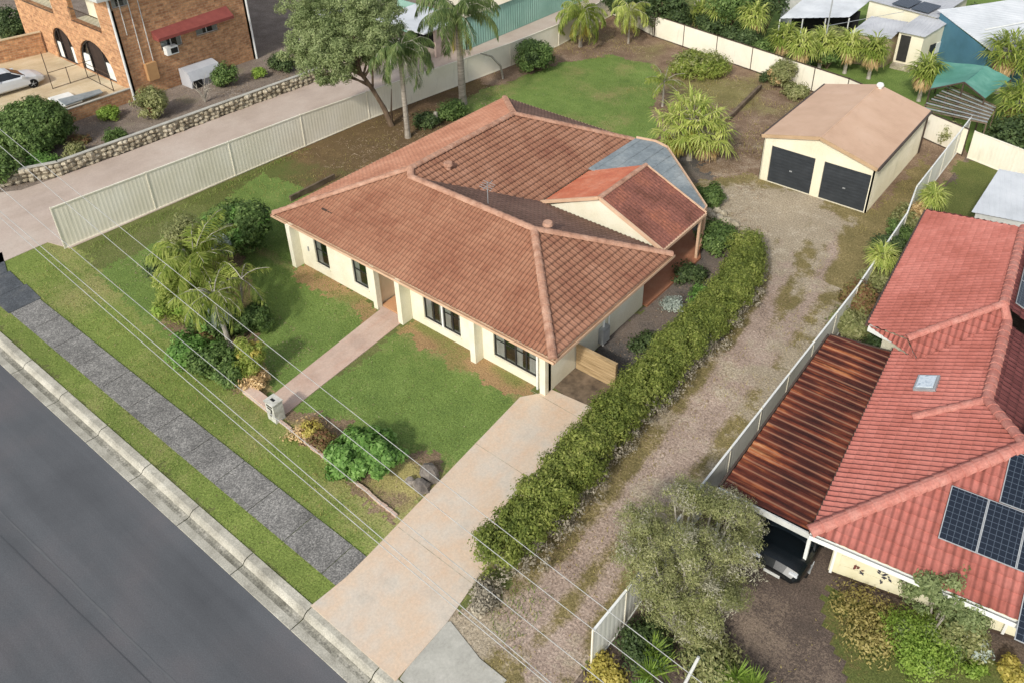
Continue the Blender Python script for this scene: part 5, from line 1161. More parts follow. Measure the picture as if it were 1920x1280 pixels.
# ================================================================== OVERHEAD LINES
WIRES = [([(0, 407), (235, 618), (487, 830), (714, 1016), (845, 1130), (1020, 1280)], 7.0, 'lowest overhead wire, nearest the kerb'),
         ([(0, 396), (70, 457), (504, 830), (719, 1008), (850, 1119), (1030, 1280)], 7.08, 'overhead wire running just above the lowest one'),
         ([(0, 353), (282, 588), (571, 830), (754, 973), (882, 1082), (1131, 1277)], 7.9, 'middle overhead wire passing over the letterbox'),
         ([(0, 275), (121, 376), (319, 548), (635, 803), (795, 932), (911, 1021), (1111, 1177), (1200, 1248)], 8.9, 'overhead wire second from the house side'),
         ([(0, 242), (144, 363), (380, 548), (638, 756), (801, 879), (989, 1030), (1131, 1139), (1200, 1188)], 9.6, 'overhead wire nearest to the house')]
for px, y0, lab_ in WIRES:
    q = np.array([WY(u, v, y0) for u, v in px]); cf_ = np.polyfit(q[:, 0], q[:, 1], 2)
    if cf_[0] < 0: cf_ = np.array([0, *np.polyfit(q[:, 0], q[:, 1], 1)])
    xs = np.linspace(q[:, 0].min()-6, 6, 50); B = MB(); B.tube([(x, y0, float(np.polyval(cf_, x))) for x in xs], .009, 5)
    print('wire', y0, cf_, q[:, 1].round(2)); tag(B.build('power_line', MAT['wire']), lab_, 'power line', 'overhead power lines')
for nm_, (ya_, yb_), wd_, m_, jt in (('road_seam', ((0, 1003), (285, 1282)), .035, 'black', .006), ('road_seam', ((0, 958), (330, 1282)), .07, 'kerbdust', .008)):
    a_, b_ = Vector(G3(*ya_, -.15)), Vector(G3(*yb_, -.15)); d_ = (b_-a_).normalized(); a_ -= d_*30; b_ += d_*30; B = MB(); rng = random.Random(4); q = []
    for i in range(121): p = a_.lerp(b_, i/120); q.append((p.x, p.y+rng.uniform(-jt, jt), wd_*rng.uniform(.5, 1.2)))
    for (x0_, y0_, w0_), (x1_, y1_, w1_) in zip(q[:-1], q[1:]): B.face([(x0_, y0_-w0_/2, -.143), (x1_, y1_-w1_/2, -.143), (x1_, y1_+w1_/2, -.143), (x0_, y0_+w0_/2, -.143)])
    tag(B.build(nm_, MAT['seamdark'] if m_ == 'black' else MAT['seamlight']), kind='structure')
st_ = thing('leaning_pole', 'pale leaning pole rising among the spiky plants at the bottom', 'pole', (*G(1262, 1320), 0))
p = Vector((*G(1268, 1312), 0)); tp_ = G3(1310, 1231, 1.6); B = MB(); B.tube([p, tp_], [.05, .045], 8); B.build('shaft', MAT['offwhite'], st_)

# ================================================================== VEGETATION
def unit(rs, n):
    d = rs.normal(size=(n, 3)); return d/np.linalg.norm(d, axis=1, keepdims=True)
def leafquads(P, Nn, size, rs, asp=.5, sv=.35):
    """diamond leaves at P, roughly facing Nn"""
    n = len(P); t = np.cross(Nn, unit(rs, n)); t /= np.linalg.norm(t, axis=1, keepdims=True)+1e-9; b = np.cross(Nn, t)
    s = size*(1+sv*rs.normal(size=(n, 1))).clip(.4, 2); t = t*s; b = b*s*asp
    return np.stack([P-t, P+b, P+t, P-b], 1).reshape(-1, 3)
def crownpts(blobs, nclump, cr, n, rs, inner=.15, flat=.8, jit=.12):
    """leaf places gathered in clumps over a set of blobs (x, y, z, rx, ry, rz)"""
    B_ = np.array(blobs, float); ar = (B_[:, 3]*B_[:, 4]+B_[:, 3]*B_[:, 5]+B_[:, 4]*B_[:, 5]); ar /= ar.sum()
    k = rs.choice(len(B_), nclump, p=ar); d = unit(rs, nclump); d[:, 2] = np.where(d[:, 2] < -.75, -d[:, 2]*.5, d[:, 2]); d /= np.linalg.norm(d, axis=1, keepdims=True)
    f = 1-jit*np.abs(rs.normal(size=(nclump, 1)))*2; C_ = B_[k, :3]+d*B_[k, 3:]*f*.88; rr = cr*(.6+.8*rs.rand(nclump)); inn = rs.rand(nclump) < inner; C_[inn] = B_[k[inn], :3]+(C_[inn]-B_[k[inn], :3])*rs.rand(inn.sum(), 1)
    j = rs.choice(nclump, n, p=rr**2/np.sum(rr**2)); e = unit(rs, n); rad_ = rs.rand(n, 1)**.45; P = C_[j]+e*rad_*rr[j][:, None]*np.array([1, 1, flat])
    Nn = e*.6+d[j]*.5+unit(rs, n)*.55+np.array([0, 0, .25]); Nn /= np.linalg.norm(Nn, axis=1, keepdims=True)
    return P, Nn
def foliage(root, blobs, mat, n, size, nclump=40, cr=.4, seed=0, name='foliage', zmin=.04, asp=.5, inner=.15, jit=.12):
    rs = np.random.RandomState(seed); P, Nn = crownpts(blobs, nclump, cr, n, rs, inner, jit=jit); m = P[:, 2] > zmin; P, Nn = P[m], Nn[m]
    return mesh_np(name, leafquads(P, Nn, size, rs, asp), 4, LEAF[mat], root)
def stems(root, base, tops, r, mat='bark', name='trunk', seed=0, n=6):
    rng = random.Random(seed); B = MB(); b = Vector(base)
    for t in tops:
        t = Vector(t); mid = b.lerp(t, .5)+Vector((rng.uniform(-.1, .1), rng.uniform(-.1, .1), .05))*(t-b).length*.6; B.tube([b, b.lerp(mid, .6), mid, t], [r, r*.85, r*.65, r*.3], n)
    return B.build(name, MAT[mat], root)
cnt = [0]
def shrub(label, u, v, zc, r, rz, mat, n=2500, size=.07, name='shrub', cat='shrub', group=None, clump=None, cr=None, extra=None, trunk='bark', ry=None, asp=.5, flatblob=None):
    """shrub whose crown centre, at height zc, shows at photo pixel (u, v)"""
    cnt[0] += 1; c = G3(u, v, zc); root = thing(name, label, cat, (c.x, c.y, 0), 0, group); sd = cnt[0]; rng = random.Random(sd)
    bl = [(c.x, c.y, zc, r, ry or r, rz)]
    for q in range(4): a = rng.uniform(0, 6.28); bl.append((c.x+math.cos(a)*r*.5, c.y+math.sin(a)*r*.5, zc+rng.uniform(-.35, .3)*rz, r*.6, r*.6, rz*.65))
    foliage(root, bl, mat, int(n*1.5), size, clump or max(22, int(55*r*r)+14), cr or .34*min(r, 1.4)**.7, sd, asp=asp, jit=.09)
    if extra: foliage(root, bl, extra, n//5, size, max(8, int(9*r*r)), cr or .3*r, sd+500, name='pale_foliage')
    tops = [(c.x+rng.uniform(-.6, .6)*r, c.y+rng.uniform(-.6, .6)*r, zc+rng.uniform(-.1, .5)*rz) for _ in range(5)]
    stems(root, (c.x, c.y, -.05), tops, max(.02, .035*r), trunk, seed=sd); return root

# ---- the long hedge
hc = [Vector((*p, 0)) for p in ((-11.35, 12.1), (-11.35, 14), (-11.5, 17), (-11.6, 20), (-11.65, 23), (-11.65, 26), (-11.8, 28.5), (-12.2, 30.6), (-13.0, 32.6))]
hedge = thing('hedge', 'long olive green clipped hedge curving beside the gravel lane', 'hedge', (-11.4, 12, 0)); rng = random.Random(4); bl = []
for a, b in zip(hc[:-1], hc[1:]):
    m = max(2, int((b-a).length/.42))
    for i in range(m):
        p = a.lerp(b, i/m); k = rng.uniform(.86, 1.1); bl.append((p.x+rng.uniform(-.12, .12), p.y, 1.08, .98*k, .75, .92*k))
        if rng.random() < .6: bl.append((p.x+rng.uniform(-.5, .5), p.y, 1.25, .42, .45, .5*k))
foliage(hedge, bl, 'hedge', 190000, .047, 3400, .24, 11, jit=.06, inner=.04)
low = [(x+.34, y, .55, rx*.95, ry, .6) for x, y, z, rx, ry, rz in bl if rz > .6]
foliage(hedge, low, 'hedgedry', 34000, .04, 900, .22, 12, name='bare_twigs')
B = MB()
for i, (x, y, z, rx, ry, rz) in enumerate(bl):
    if rz > .6 and i % 2 == 0: B.tube([(x, y, -.05), (x+rng.uniform(-.2, .2), y, .5), (x+rng.uniform(-.4, .4), y+.1, 1.2)], [.04, .03, .015], 5)
B.build('stems', MAT['bark'], hedge)

# ---- shrubs and bushes; crown centre pixel, height, radius
shrub('large glossy green shrub at the left corner of the house', 448, 425, 1.45, 1.55, 1.35, 'green', 15000, .075, extra='bright')
shrub('loose olive shrub behind the feathery palm in the front garden', 350, 440, 1.1, 1.1, 1.1, 'olive', 6000, .06)
shrub('silver grey shrub between the palm and the big green shrub', 415, 468, 1.3, .5, .9, 'silver', 1600, .06)
shrub('fresh green low shrub nearest the street in the front garden', 350, 652, .6, .85, .6, 'bright', 4200, .07)
shrub('green low shrub at the foot of the pale palm trunk', 402, 672, .6, .85, .65, 'green', 4200, .07, extra='bright')
shrub('broad yellow green arching clump at the left of the front garden palms', 345, 520, 1.0, 1.25, 1.0, 'fan', 9000, .09, asp=.2, extra='palm')
shrub('leafy green mass under the feathery palm', 400, 600, .8, 1.1, .8, 'green', 7500, .07, extra='bright')
shrub('small rounded green shrub in front of the pale palm trunk', 425, 700, .45, .6, .5, 'green', 2400, .06)
shrub('tall yellow green shrub beside the garden path', 467, 672, 1.0, .6, 1.1, 'palm', 5200, .06, extra='yellow', asp=.3)
shrub('small rusty red shrub in the middle of the front garden bed', 388, 632, .5, .5, .45, 'rusty', 1400, .06)
shrub('dark scrubby shrub under the wires left of the palm', 310, 500, .5, .9, .5, 'dark', 2600, .06)
shrub('light arching bush on the street side of the palm', 330, 570, .9, 1.0, .9, 'palm', 5000, .085, asp=.2, extra='lime')
shrub('dark green filler shrub behind the pale palm trunk', 470, 600, .6, .8, .7, 'green', 5000, .07)
shrub('large bright green leafy bush in the middle of the front bed', 688, 853, .62, 1.28, .75, 'bright', 12000, .085, clump=90, cr=.28, ry=1.0)
shrub('dry pinkish low shrub between letterbox and bright green bush', 570, 805, .15, .65, .22, 'dead', 900, .05)
shrub('small dark shrub left of the bright green bush', 600, 828, .25, .5, .3, 'rusty', 1200, .05)
shrub('small yellowish shrub left of the bright green bush', 585, 805, .25, .35, .35, 'yellow', 700, .05)
shrub('untidy dry grassy plant by the low wall', 478, 715, .3, .55, .3, 'dead', 1300, .06)
shrub('mid green shrub between the patio post and the hedge', 1350, 448, .5, 1.1, .6, 'green', 6000, .065)
shrub('green shrub behind the grey patio roof', 1328, 366, .55, .85, .6, 'green', 4000, .065)
shrub('low green plant in the dark bed near the hedge', 1313, 556, .3, .6, .35, 'bright', 1800, .06)
shrub('dark low plant beside the patio edge', 1292, 512, .3, .8, .35, 'dark', 2200, .06)
shrub('sparse grey plant in the dark bed', 1265, 570, .2, .6, .25, 'silver', 900, .05)
shrub('small dark green weed in the dark bed near the timber fence', 1205, 640, .2, .7, .25, 'dark', 1300, .05)
shrub('bushy green shrub against the left fence at the top of the lawn', 1000, 104, 1.1, 1.45, 1.1, 'green', 8500, .085, extra='dark')
shrub('small green shrub between the two tall palm trunks', 845, 206, .5, 1.0, .6, 'green', 3000, .07)
shrub('small dark shrub left of the short stump', 797, 226, .4, .8, .5, 'dark', 2000, .07)
shrub('wide yellow green shrub in front of the back fence', 1312, 122, .8, 2.1, .9, 'palm', 8500, .1, asp=.25, extra='olive')
shrub('tangled dry bush against the back fence', 1470, 140, 1.0, 1.0, 1.1, 'olive', 3600, .07, extra='dead')
shrub('low dark bush left of the garage roof', 1492, 172, .45, .9, .5, 'olive', 2400, .07)
shrub('small green bush beside the white plastic box', 1440, 145, .4, .6, .45, 'dark', 1300, .06)
shrub('speckled climbing shrub on the fence behind the garage corner', 1782, 252, .8, .8, .8, 'olive', 1500, .06)
shrub('rusty brown shrub in the gap between pale fence and red roof', 1610, 560, .9, .8, .8, 'rusty', 3000, .07)
shrub('olive shrub in the gap behind the rusty carport', 1595, 605, .6, .9, .6, 'olive', 3200, .07)
shrub('dark shrub squeezed between pale fence and red roof', 1668, 470, .8, .9, .9, 'dark', 3000, .07)
shrub('dark undergrowth near the far corner of the red roof', 1700, 415, .5, .9, .6, 'olive', 2400, .07)
shrub('green shrub in the corner between the curved eave and carport', 1660, 650, .6, .8, .6, 'dark', 2400, .07)
shrub('small pale flowering shrub on the far side of the pale fence', 1755, 358, .9, .5, .6, 'fan', 1300, .06)
shrub('straggly mixed shrub behind the pale fence halfway along the rear red roof', 1645, 525, .8, .7, .7, 'olive', 2600, .06, extra='rusty')
shrub('dark leafy shrub behind the pale fence below the far corner of the red roof', 1690, 445, .8, .7, .8, 'green', 2600, .06)
shrub('pale dry shrub behind the pale fence beside the yellow drooping palm', 1722, 400, .9, .55, .7, 'dead', 1800, .05, extra='olive')
# left neighbour garden
shrub('very large round clipped bush in the brown garden at left', 62, 236, 1.5, 2.15, 1.75, 'green', 42000, .08, clump=1000, cr=.32)
shrub('rounded green bush cut by the left picture edge', -2, 312, 1.0, 1.1, 1.0, 'green', 4500, .08)
shrub('spreading green shrub below the very large round bush', 72, 306, .4, 1.0, .45, 'bright', 2800, .07)
shrub('small upright green shrub near the stone wall', 215, 256, .45, .6, .5, 'green', 2200, .06)
shrub('small lime green shrub below the terrace wall', 207, 213, .4, .7, .4, 'lime', 2400, .07)
shrub('rounded brownish green bush at the corner of the brick building', 284, 192, 1.0, 1.0, 1.25, 'olive', 5200, .07, extra='rusty')
shrub('round green bush beside the covered tank', 424, 140, .8, .95, .85, 'green', 3600, .07)
shrub('small lime shrub along the brick side wall', 484, 137, .35, .55, .4, 'lime', 1500, .06)
shrub('dark tuft of ground cover between lime shrub and stone wall', 150, 262, .2, .6, .25, 'rusty', 900, .05)
shrub('low grey green plant by the very large round bush', 135, 282, .3, .7, .35, 'olive', 1600, .06)
shrub('dark garden bush at the top left corner', 18, 45, 1.6, 1.6, 1.4, 'dark', 6000, .09)
shrub('dark shrub at the far end of the stone wall', 530, 118, .6, 1.0, .7, 'dark', 2500, .07)
hb = thing('hedge', 'dark green hedge under the white framed canopy', 'hedge', (-53, 40, 0))
foliage(hb, [(-53.6+q*.5, 43.5, 1.2, .7, .8, 1.3) for q in range(8)]+[(-55, 40+q*.6, 1.2, .7, .7, 1.3) for q in range(6)], 'dark', 9000, .09, 160, .35, 77)
# bare shrub
bs = thing('bare_shrub', 'leafless pale branching shrub in front of the covered tank', 'shrub', (*G(385, 190), 0)); p = Vector((*G(385, 192), 0)); B = MB(); rng = random.Random(6)
for q in range(11):
    a = rng.uniform(0, 6.28); e = p+Vector((math.cos(a)*.5, math.sin(a)*.5, rng.uniform(.9, 1.5))); m = p.lerp(e, .45)+Vector((rng.uniform(-.1, .1), rng.uniform(-.1, .1), .1)); B.tube([p, m, e], [.04, .025, .01], 5)
    for w_ in range(3): t = m.lerp(e, rng.random()); B.tube([t, t+Vector((rng.uniform(-.4, .4), rng.uniform(-.4, .4), rng.uniform(.1, .4)))], [.015, .006], 4)
B.build('branches', MAT['rope'], bs)
# right bottom garden
shrub('open leafy small tree in front of the cream garage wall', 1775, 1108, 2.1, 1.1, .95, 'gum', 9500, .045, name='small_tree', cat='tree', trunk='palebark', extra='olive', clump=60, cr=.26)
shrub('dense green shrub under the small leafy tree', 1722, 1205, .35, 1.1, .42, 'lime', 7000, .04, extra='gum')
shrub('dry green shrub below the cream garage wall', 1640, 1165, .12, 1.2, .16, 'drygrass', 3000, .045)
shrub('pale straggly shrub right of the small leafy tree', 1800, 1190, .6, .7, .5, 'olive', 2400, .05, extra='silver')
shrub('tiny bright green plant in the bottom right bed', 1830, 1256, .2, .3, .25, 'lime', 500, .05)
shrub('yellow green plant at the bottom right edge', 1893, 1258, .25, .4, .3, 'yellow', 800, .05)
shrub('weedy grass clump at the street corner of the hedge', 905, 1118, .25, .6, .3, 'drygrass' if 0 else 'hedgedry', 1500, .05)
shrub('dark undergrowth behind the short pale fence', 1215, 1215, .4, .8, .5, 'dark', 3600, .05)
shrub('mixed undergrowth beside the leaning pole', 1330, 1235, .35, 1.0, .45, 'olive', 4200, .05, extra='dark')
shrub('yellowish weeds at the foot of the short pale fence', 1130, 1262, .2, .6, .25, 'yellow', 1200, .05)

# ---- broad leaved trees
tt = thing('tree', 'wispy olive grey tree in front of the rusty carport', 'tree', (*G(1262, 1180), 0)); b0 = Vector((*G(1262, 1180), 0)); bl = []
for (u, v, z, r) in ((1210, 985, 2.6, 1.0), (1290, 935, 2.7, .95), (1365, 960, 2.7, .95), (1220, 1060, 2.4, 1.05), (1300, 1030, 2.9, 1.1), (1385, 1040, 2.4, .9), (1330, 1110, 2.1, 1.0), (1250, 1120, 2.0, .85), (1190, 1020, 2.0, .7), (1300, 1165, 1.3, .8), (1365, 1120, 1.6, .7), (1405, 985, 2.2, .55)):
    c = G3(u, v, z); bl.append((c.x, c.y, z, r, r, r*.75))
foliage(tt, bl, 'olive', 78000, .036, 700, .24, 21, inner=.2, jit=.2, asp=.3); foliage(tt, bl, 'oliveg', 22000, .036, 160, .3, 22, name='grey_foliage', inner=.3, jit=.2, asp=.25)
rng = random.Random(9); tops = []
for b in bl:
    for _ in range(3): tops.append((b[0]+rng.uniform(-.5, .5), b[1]+rng.uniform(-.5, .5), b[2]+rng.uniform(0, .6)))
stems(tt, b0-Vector((0, 0, .1)), tops, .075, 'palebark', seed=3)
tg_ = thing('tree', 'big spreading gum tree leaning over the left fence', 'tree', (*G(735, 236), 0)); b0 = Vector((*G(735, 236), 0))
k1 = Vector(G3(716, 165, 3.0)); k1 = Vector((b0.x-.3, b0.y-.9, 2.6)); k2 = Vector((b0.x-.3, b0.y-2.0, 4.6)); bl = []
for (u, v, z, r) in ((600, 45, 6.6, 1.7), (660, 20, 7.4, 1.8), (700, 60, 6.6, 1.5), (625, 95, 5.6, 1.5), (580, 85, 5.6, 1.2), (665, 95, 5.8, 1.3), (640, 135, 4.6, 1.0), (610, 150, 4.1, .8), (720, 20, 7.2, 1.3), (560, 50, 5.8, 1.2), (555, 100, 5.2, 1.1), (585, 120, 4.8, 1.1), (555, 15, 6.6, 1.3), (620, 65, 6.2, 1.5), (660, 60, 6.2, 1.5), (690, 110, 5.0, .8), (600, 0, 7.6, 1.6), (745, 60, 6.0, .9)):
    c = G3(u, v, z); bl.append((c.x, c.y, z, r*1.1, r*1.1, r*.85))
foliage(tg_, bl, 'gum', 88000, .07, 620, .36, 31, inner=.15, jit=.2, asp=.35)
B = MB(); B.tube([b0-Vector((0, 0, .1)), b0+Vector((-.1, -.4, 1.3)), k1, k2], [.2, .16, .14, .1], 9); rng = random.Random(2)
for b in bl:
    s_ = k1.lerp(k2, rng.uniform(0, 1)); e = Vector((b[0], b[1], b[2])); B.tube([s_, s_.lerp(e, .5)+Vector((0, 0, .3)), e], [.08, .05, .02], 6)
for q in range(3): s_ = b0.lerp(k1, .4); B.tube([b0, s_+Vector((.4, .2, .2)), s_+Vector((.5, .3, 1.6))], [.09, .06, .02], 6)
B.build('trunk', MAT['bark'], tg_)
tp2 = thing('thin_pole', 'tall thin grey pole with a guy wire behind the back fence', 'pole', (*G(1538, 128), 0)); p = Vector((*G(1538, 128), 0)); B = MB(); B.tube([p, p+Vector((0, 0, 6.5))], [.06, .04], 8); B.build('pole', MAT['galv'], tp2)
B = MB(); B.tube([p+Vector((0, 0, 3.2)), p+Vector((3.6, 5.2, 3.6))], .02, 5); B.build('guy_wire', MAT['galv'], tp2)
gt = thing('tree', 'tall pale leaning gum trunk behind the back fence', 'tree', (*G(1296, 52), 0)); b0 = Vector((*G(1296, 52), 0)); B = MB(); B.tube([b0, b0+Vector((.2, .5, 2.5)), b0+Vector((.8, 1.5, 6)), b0+Vector((1.5, 3, 10))], [.28, .24, .2, .12], 10); B.build('trunk', MAT['palebark'], gt)
foliage(gt, [(b0.x+1.5, b0.y+3, 11, 2.2, 2.2, 1.5)], 'gum', 4000, .09, 50, .5, 41)
rng = random.Random(15)
for i, (u, v, z, r, m, lb) in enumerate(((1235, 12, 2.2, 2.0, 'dark', 'dark tree crown behind the back fence corner'), (1270, 30, 1.6, 1.3, 'dark', 'dark shrub left of the leaning gum trunk'), (1335, 50, 1.3, 1.4, 'dark', 'dark shrub right of the leaning gum trunk'), (1390, 72, 1.2, 1.4, 'dark', 'dark undergrowth below the palms behind the back fence'),
        (1440, 95, 1.1, 1.2, 'green', 'green shrub behind the fence under the middle palms'), (1500, 110, 1.0, 1.1, 'dark', 'dark shrub behind the fence below the white carport'), (1555, 100, 1.2, 1.2, 'green', 'green shrub in front of the dark carport opening'), (1560, 70, 2.0, 1.0, 'olive', 'thin olive tree in front of the dark carport opening'),
        (1375, 10, 3.0, 1.8, 'green', 'leafy crown above the middle palms at the top edge'), (1440, 0, 3.2, 1.7, 'dark', 'dark crown at the top edge left of the white carport'), (1900, 270, .9, 2.0, 'dark', 'dark shrub mass right of the slatted roof'), (1800, 205, .6, .7, 'green', 'small green shrub on the slatted roof side'), (1830, 35, 2.5, 1.1, 'dark', 'dark twiggy tree against the pale gable roof'), (1170, 0, 2.5, 1.6, 'dark', 'dark tree beyond the left corner of the back fence'))):
    shrub(lb, u, v, z, r, r*.8, m, 5200 if r > 1.2 else 2800, .1)

# ---- palms
def kite(P0_, P1_, w_, up_): # arrays
    d = P1_-P0_; s = np.cross(d, up_); s /= np.linalg.norm(s, axis=1, keepdims=True)+1e-9; m = P0_+d*.4; return np.stack([P0_, m+s*w_, P1_, m-s*w_], 1)
def feather(c, az, el, L, droop, ll, n, rs, lw=.02, hang=.7):
    """a feather frond: (faces of leaflets, rachis points)"""
    m = 10; pts = [np.array(c, float)]; e = el
    for i in range(m): d = np.array([math.cos(az)*math.cos(e), math.sin(az)*math.cos(e), math.sin(e)]); pts.append(pts[-1]+d*L/m); e -= droop/m*(.6+.9*i/m)
    pts = np.array(pts); s = np.linspace(.12, 1, n)*m; i = np.minimum(s.astype(int), m-1); f = (s-i)[:, None]; P = pts[i]*(1-f)+pts[i+1]*f; T = pts[i+1]-pts[i]; T /= np.linalg.norm(T, axis=1, keepdims=True)
    side = np.array([-math.sin(az), math.cos(az), 0]); out = []
    for sg_ in (-1, 1):
        pr_ = np.sin(np.pi*(np.linspace(.1, .93, n)))**.6; l = (ll*pr_*(1+.15*rs.normal(size=n)))[:, None]
        D = side*sg_*.8+T*.5+np.array([0, 0, -hang])+rs.normal(size=(n, 3))*.16; D /= np.linalg.norm(D, axis=1, keepdims=True); D2 = D+np.array([0, 0, -hang*1.1]); D2 /= np.linalg.norm(D2, axis=1, keepdims=True)
        a = P; b = P+D*l*.55; e_ = b+D2*l*.5; s_ = np.cross(D, np.array([0, 0, 1.])); s_ /= np.linalg.norm(s_, axis=1, keepdims=True)+1e-9
        s2 = T*.5+s_*.5; s2 /= np.linalg.norm(s2, axis=1, keepdims=True)
        out.append(np.stack([a-s2*lw*.4, b-s2*lw, b+s2*lw, a+s2*lw*.4], 1)); out.append(np.stack([b-s2*lw, e_, e_, b+s2*lw], 1)+np.array([[0, 0, 0]]))
        out[-1][:, 2] = out[-1][:, 1]+s2*.004
    return np.concatenate(out).reshape(-1, 3), pts
def fanleaf(c, az, el, L, r, rs, nseg=16, lw=.035, droop=.5, spread=2.2):
    d = np.array([math.cos(az)*math.cos(el), math.sin(az)*math.cos(el), math.sin(el)]); tip = np.array(c, float)+d*L; tip[2] -= .08*L*L
    side = np.array([-math.sin(az), math.cos(az), 0]); an = np.linspace(-spread, spread, nseg)+rs.normal(size=nseg)*.05
    D = np.cos(an)[:, None]*d+np.sin(an)[:, None]*side+np.array([0, 0, -.12]); D /= np.linalg.norm(D, axis=1, keepdims=True); l = r*(1-.25*np.abs(an[:, None])/spread)*(1+.1*rs.normal(size=(nseg, 1)))
    a = np.repeat(tip[None], nseg, 0); b = a+D*l*.6; D2 = D+np.array([0, 0, -droop*1.6]); D2 /= np.linalg.norm(D2, axis=1, keepdims=True); e_ = b+D2*l*.5; s_ = np.cross(D, d*.2+np.array([0, 0, 1.])); s_ /= np.linalg.norm(s_, axis=1, keepdims=True)+1e-9
    q1 = np.stack([a-s_*lw*.3, b-s_*lw, b+s_*lw, a+s_*lw*.3], 1); q2 = np.stack([b-s_*lw, e_-s_*.004, e_+s_*.004, b+s_*lw], 1)
    st_ = np.stack([np.array(c, float), tip]); return np.concatenate([q1, q2]).reshape(-1, 3), st_
def palm(label, base, h, mat, nf, L, ll, kind='feather', droop=1.5, tr=.14, lean=(0, 0), name='palm_tree', group=None, skirt=0, seed=None, fan_r=.6, n=34, els=(-.3, 1.25), trunk='palmbark', lw=.02, skirtmat='dead', hang=.7, crownshaft=False):
    cnt[0] += 1; sd = seed or cnt[0]; rs = np.random.RandomState(sd); b = Vector((base[0], base[1], 0)); root = thing(name, label, 'palm', b, 0, group); top = b+Vector((lean[0], lean[1], h))
    B = MB(); k = 9; B.tube([b+Vector((0, 0, -.1))]+[b.lerp(top, (i+1)/k)+Vector((0, 0, 0)) for i in range(k)], [tr*1.35]+[tr*(1-.25*i/k)*(1+.05*(i % 2)) for i in range(k)], 10); B.build('trunk', MAT[trunk], root)
    if crownshaft: B = MB(); B.tube([top, top+Vector((0, 0, .7))], [tr*.9, tr*.5], 8); B.build('crownshaft', MAT['palebark'], root); top = top+Vector((0, 0, .3))
    V = []; R = MB()
    for i in range(nf):
        az = i*2.399+rs.normal()*.15; el = els[0]+(els[1]-els[0])*(i/max(1, nf-1))**.8+rs.normal()*.08
        if kind == 'feather': f, p = feather(top, az, el, L*(1+.1*rs.normal()), droop*(1+.15*rs.normal()), ll, n, rs, lw, hang)
        else: f, p = fanleaf(top, az, el, L*(1+.15*rs.normal()), fan_r, rs, lw=lw)
        V.append(f); q = [Vector(x) for x in p[::3]]+([Vector(p[-1])] if kind == 'feather' else []); q = [Vector(x) for x in p] if kind != 'feather' else q; R.tube(q, np.linspace(.028, .008, len(q)), 4, False)
    cr = mesh_np('crown', np.concatenate(V), 4, LEAF[mat], root); R.build('frond_stalks', MAT['palebark'] if kind == 'feather' else MAT['rope'], cr)
    if skirt:
        V = []
        for i in range(skirt):
            az = i*2.399+1; el = -1.15+rs.normal()*.15+.1
            f, p = (feather(top-Vector((0, 0, .1)), az, el, L*.7, .4, ll*.8, n//2, rs, lw, 1.2) if kind == 'feather' else fanleaf(top-Vector((0, 0, .15)), az, el, L*.55, fan_r*.9, rs, lw=lw, droop=1.2)); V.append(f)
        mesh_np('dead_fronds', np.concatenate(V), 4, LEAF[skirtmat], root)
    return root
palm('tall feather palm nearest the left rear of the house roof', G(765, 258), 5.3, 'palmd', 22, 2.6, .85, droop=2.3, tr=.16, crownshaft=True, n=64, lw=.026, els=(-.1, 1.2), hang=1.0)
palm('tallest feather palm with thick grey trunk and ragged boots', G(868, 195), 6.2, 'palmd', 22, 3.3, .95, droop=1.9, tr=.24, skirt=3, n=70, lw=.028, hang=1.0, els=(-.25, 1.2), skirtmat='yellow')
palm('drooping yellow green palm clump in the far left corner of the yard', G(1088, 88), 2.6, 'palm', 28, 2.5, .7, droop=2.5, tr=.14, skirt=10, skirtmat='yellow', lw=.034, n=40, hang=1.)
palm('thin drooping palm against the back fence', G(1178, 82), 2.5, 'fan', 18, 2.0, .6, droop=2.6, tr=.08, lw=.03, n=34, skirt=5, skirtmat='yellow')
palm('feathery yellow green palm standing highest in the front garden', G(385, 560), 2.2, 'palm', 30, 2.0, .64, droop=1.6, tr=.12, els=(-.5, 1.3), lw=.036, n=54, hang=.4)
palm('front garden palm with pale leaning trunk and hanging grey fronds', G(434, 657), 2.6, 'palm', 16, 1.7, .55, droop=2.0, tr=.1, lean=(-.5, .1), trunk='palebark', skirt=8, els=(-.2, 1.0), lw=.026, skirtmat='silver')
yl = G(434, 657); rs_ = np.random.RandomState(5)
palm('small palm with yellow tipped fronds reaching over the shaded lawn', G(452, 590), 1.9, 'fan', 5, 1.5, .6, droop=1.4, tr=.07, lean=(.2, .3), els=(.1, .8), lw=.03, n=26)
palm('small palm with white forked trunk on the back lawn edge', G(1242, 200), 1.7, 'palm', 11, 1.6, .45, droop=1.5, tr=.07, trunk='palebark', lw=.024, n=30)
for i, (u, v, h, lb, nf) in enumerate(((1292, 300, 2.6, 'main stem of the big yellow green fan palm behind the house', 34), (1262, 296, 1.8, 'left stem of the big yellow green fan palm clump', 20), (1325, 300, 1.7, 'right stem of the big yellow green fan palm clump', 22))):
    palm(lb, G(u, v), h, 'fan', nf, 1.25 if i == 0 else 1.0, 0, 'fan', tr=.16, skirt=16 if i else 8, fan_r=.95, lw=.045, els=(-.5, 1.3), skirtmat='yellow' if i != 2 else 'dead', name='fan_palm')
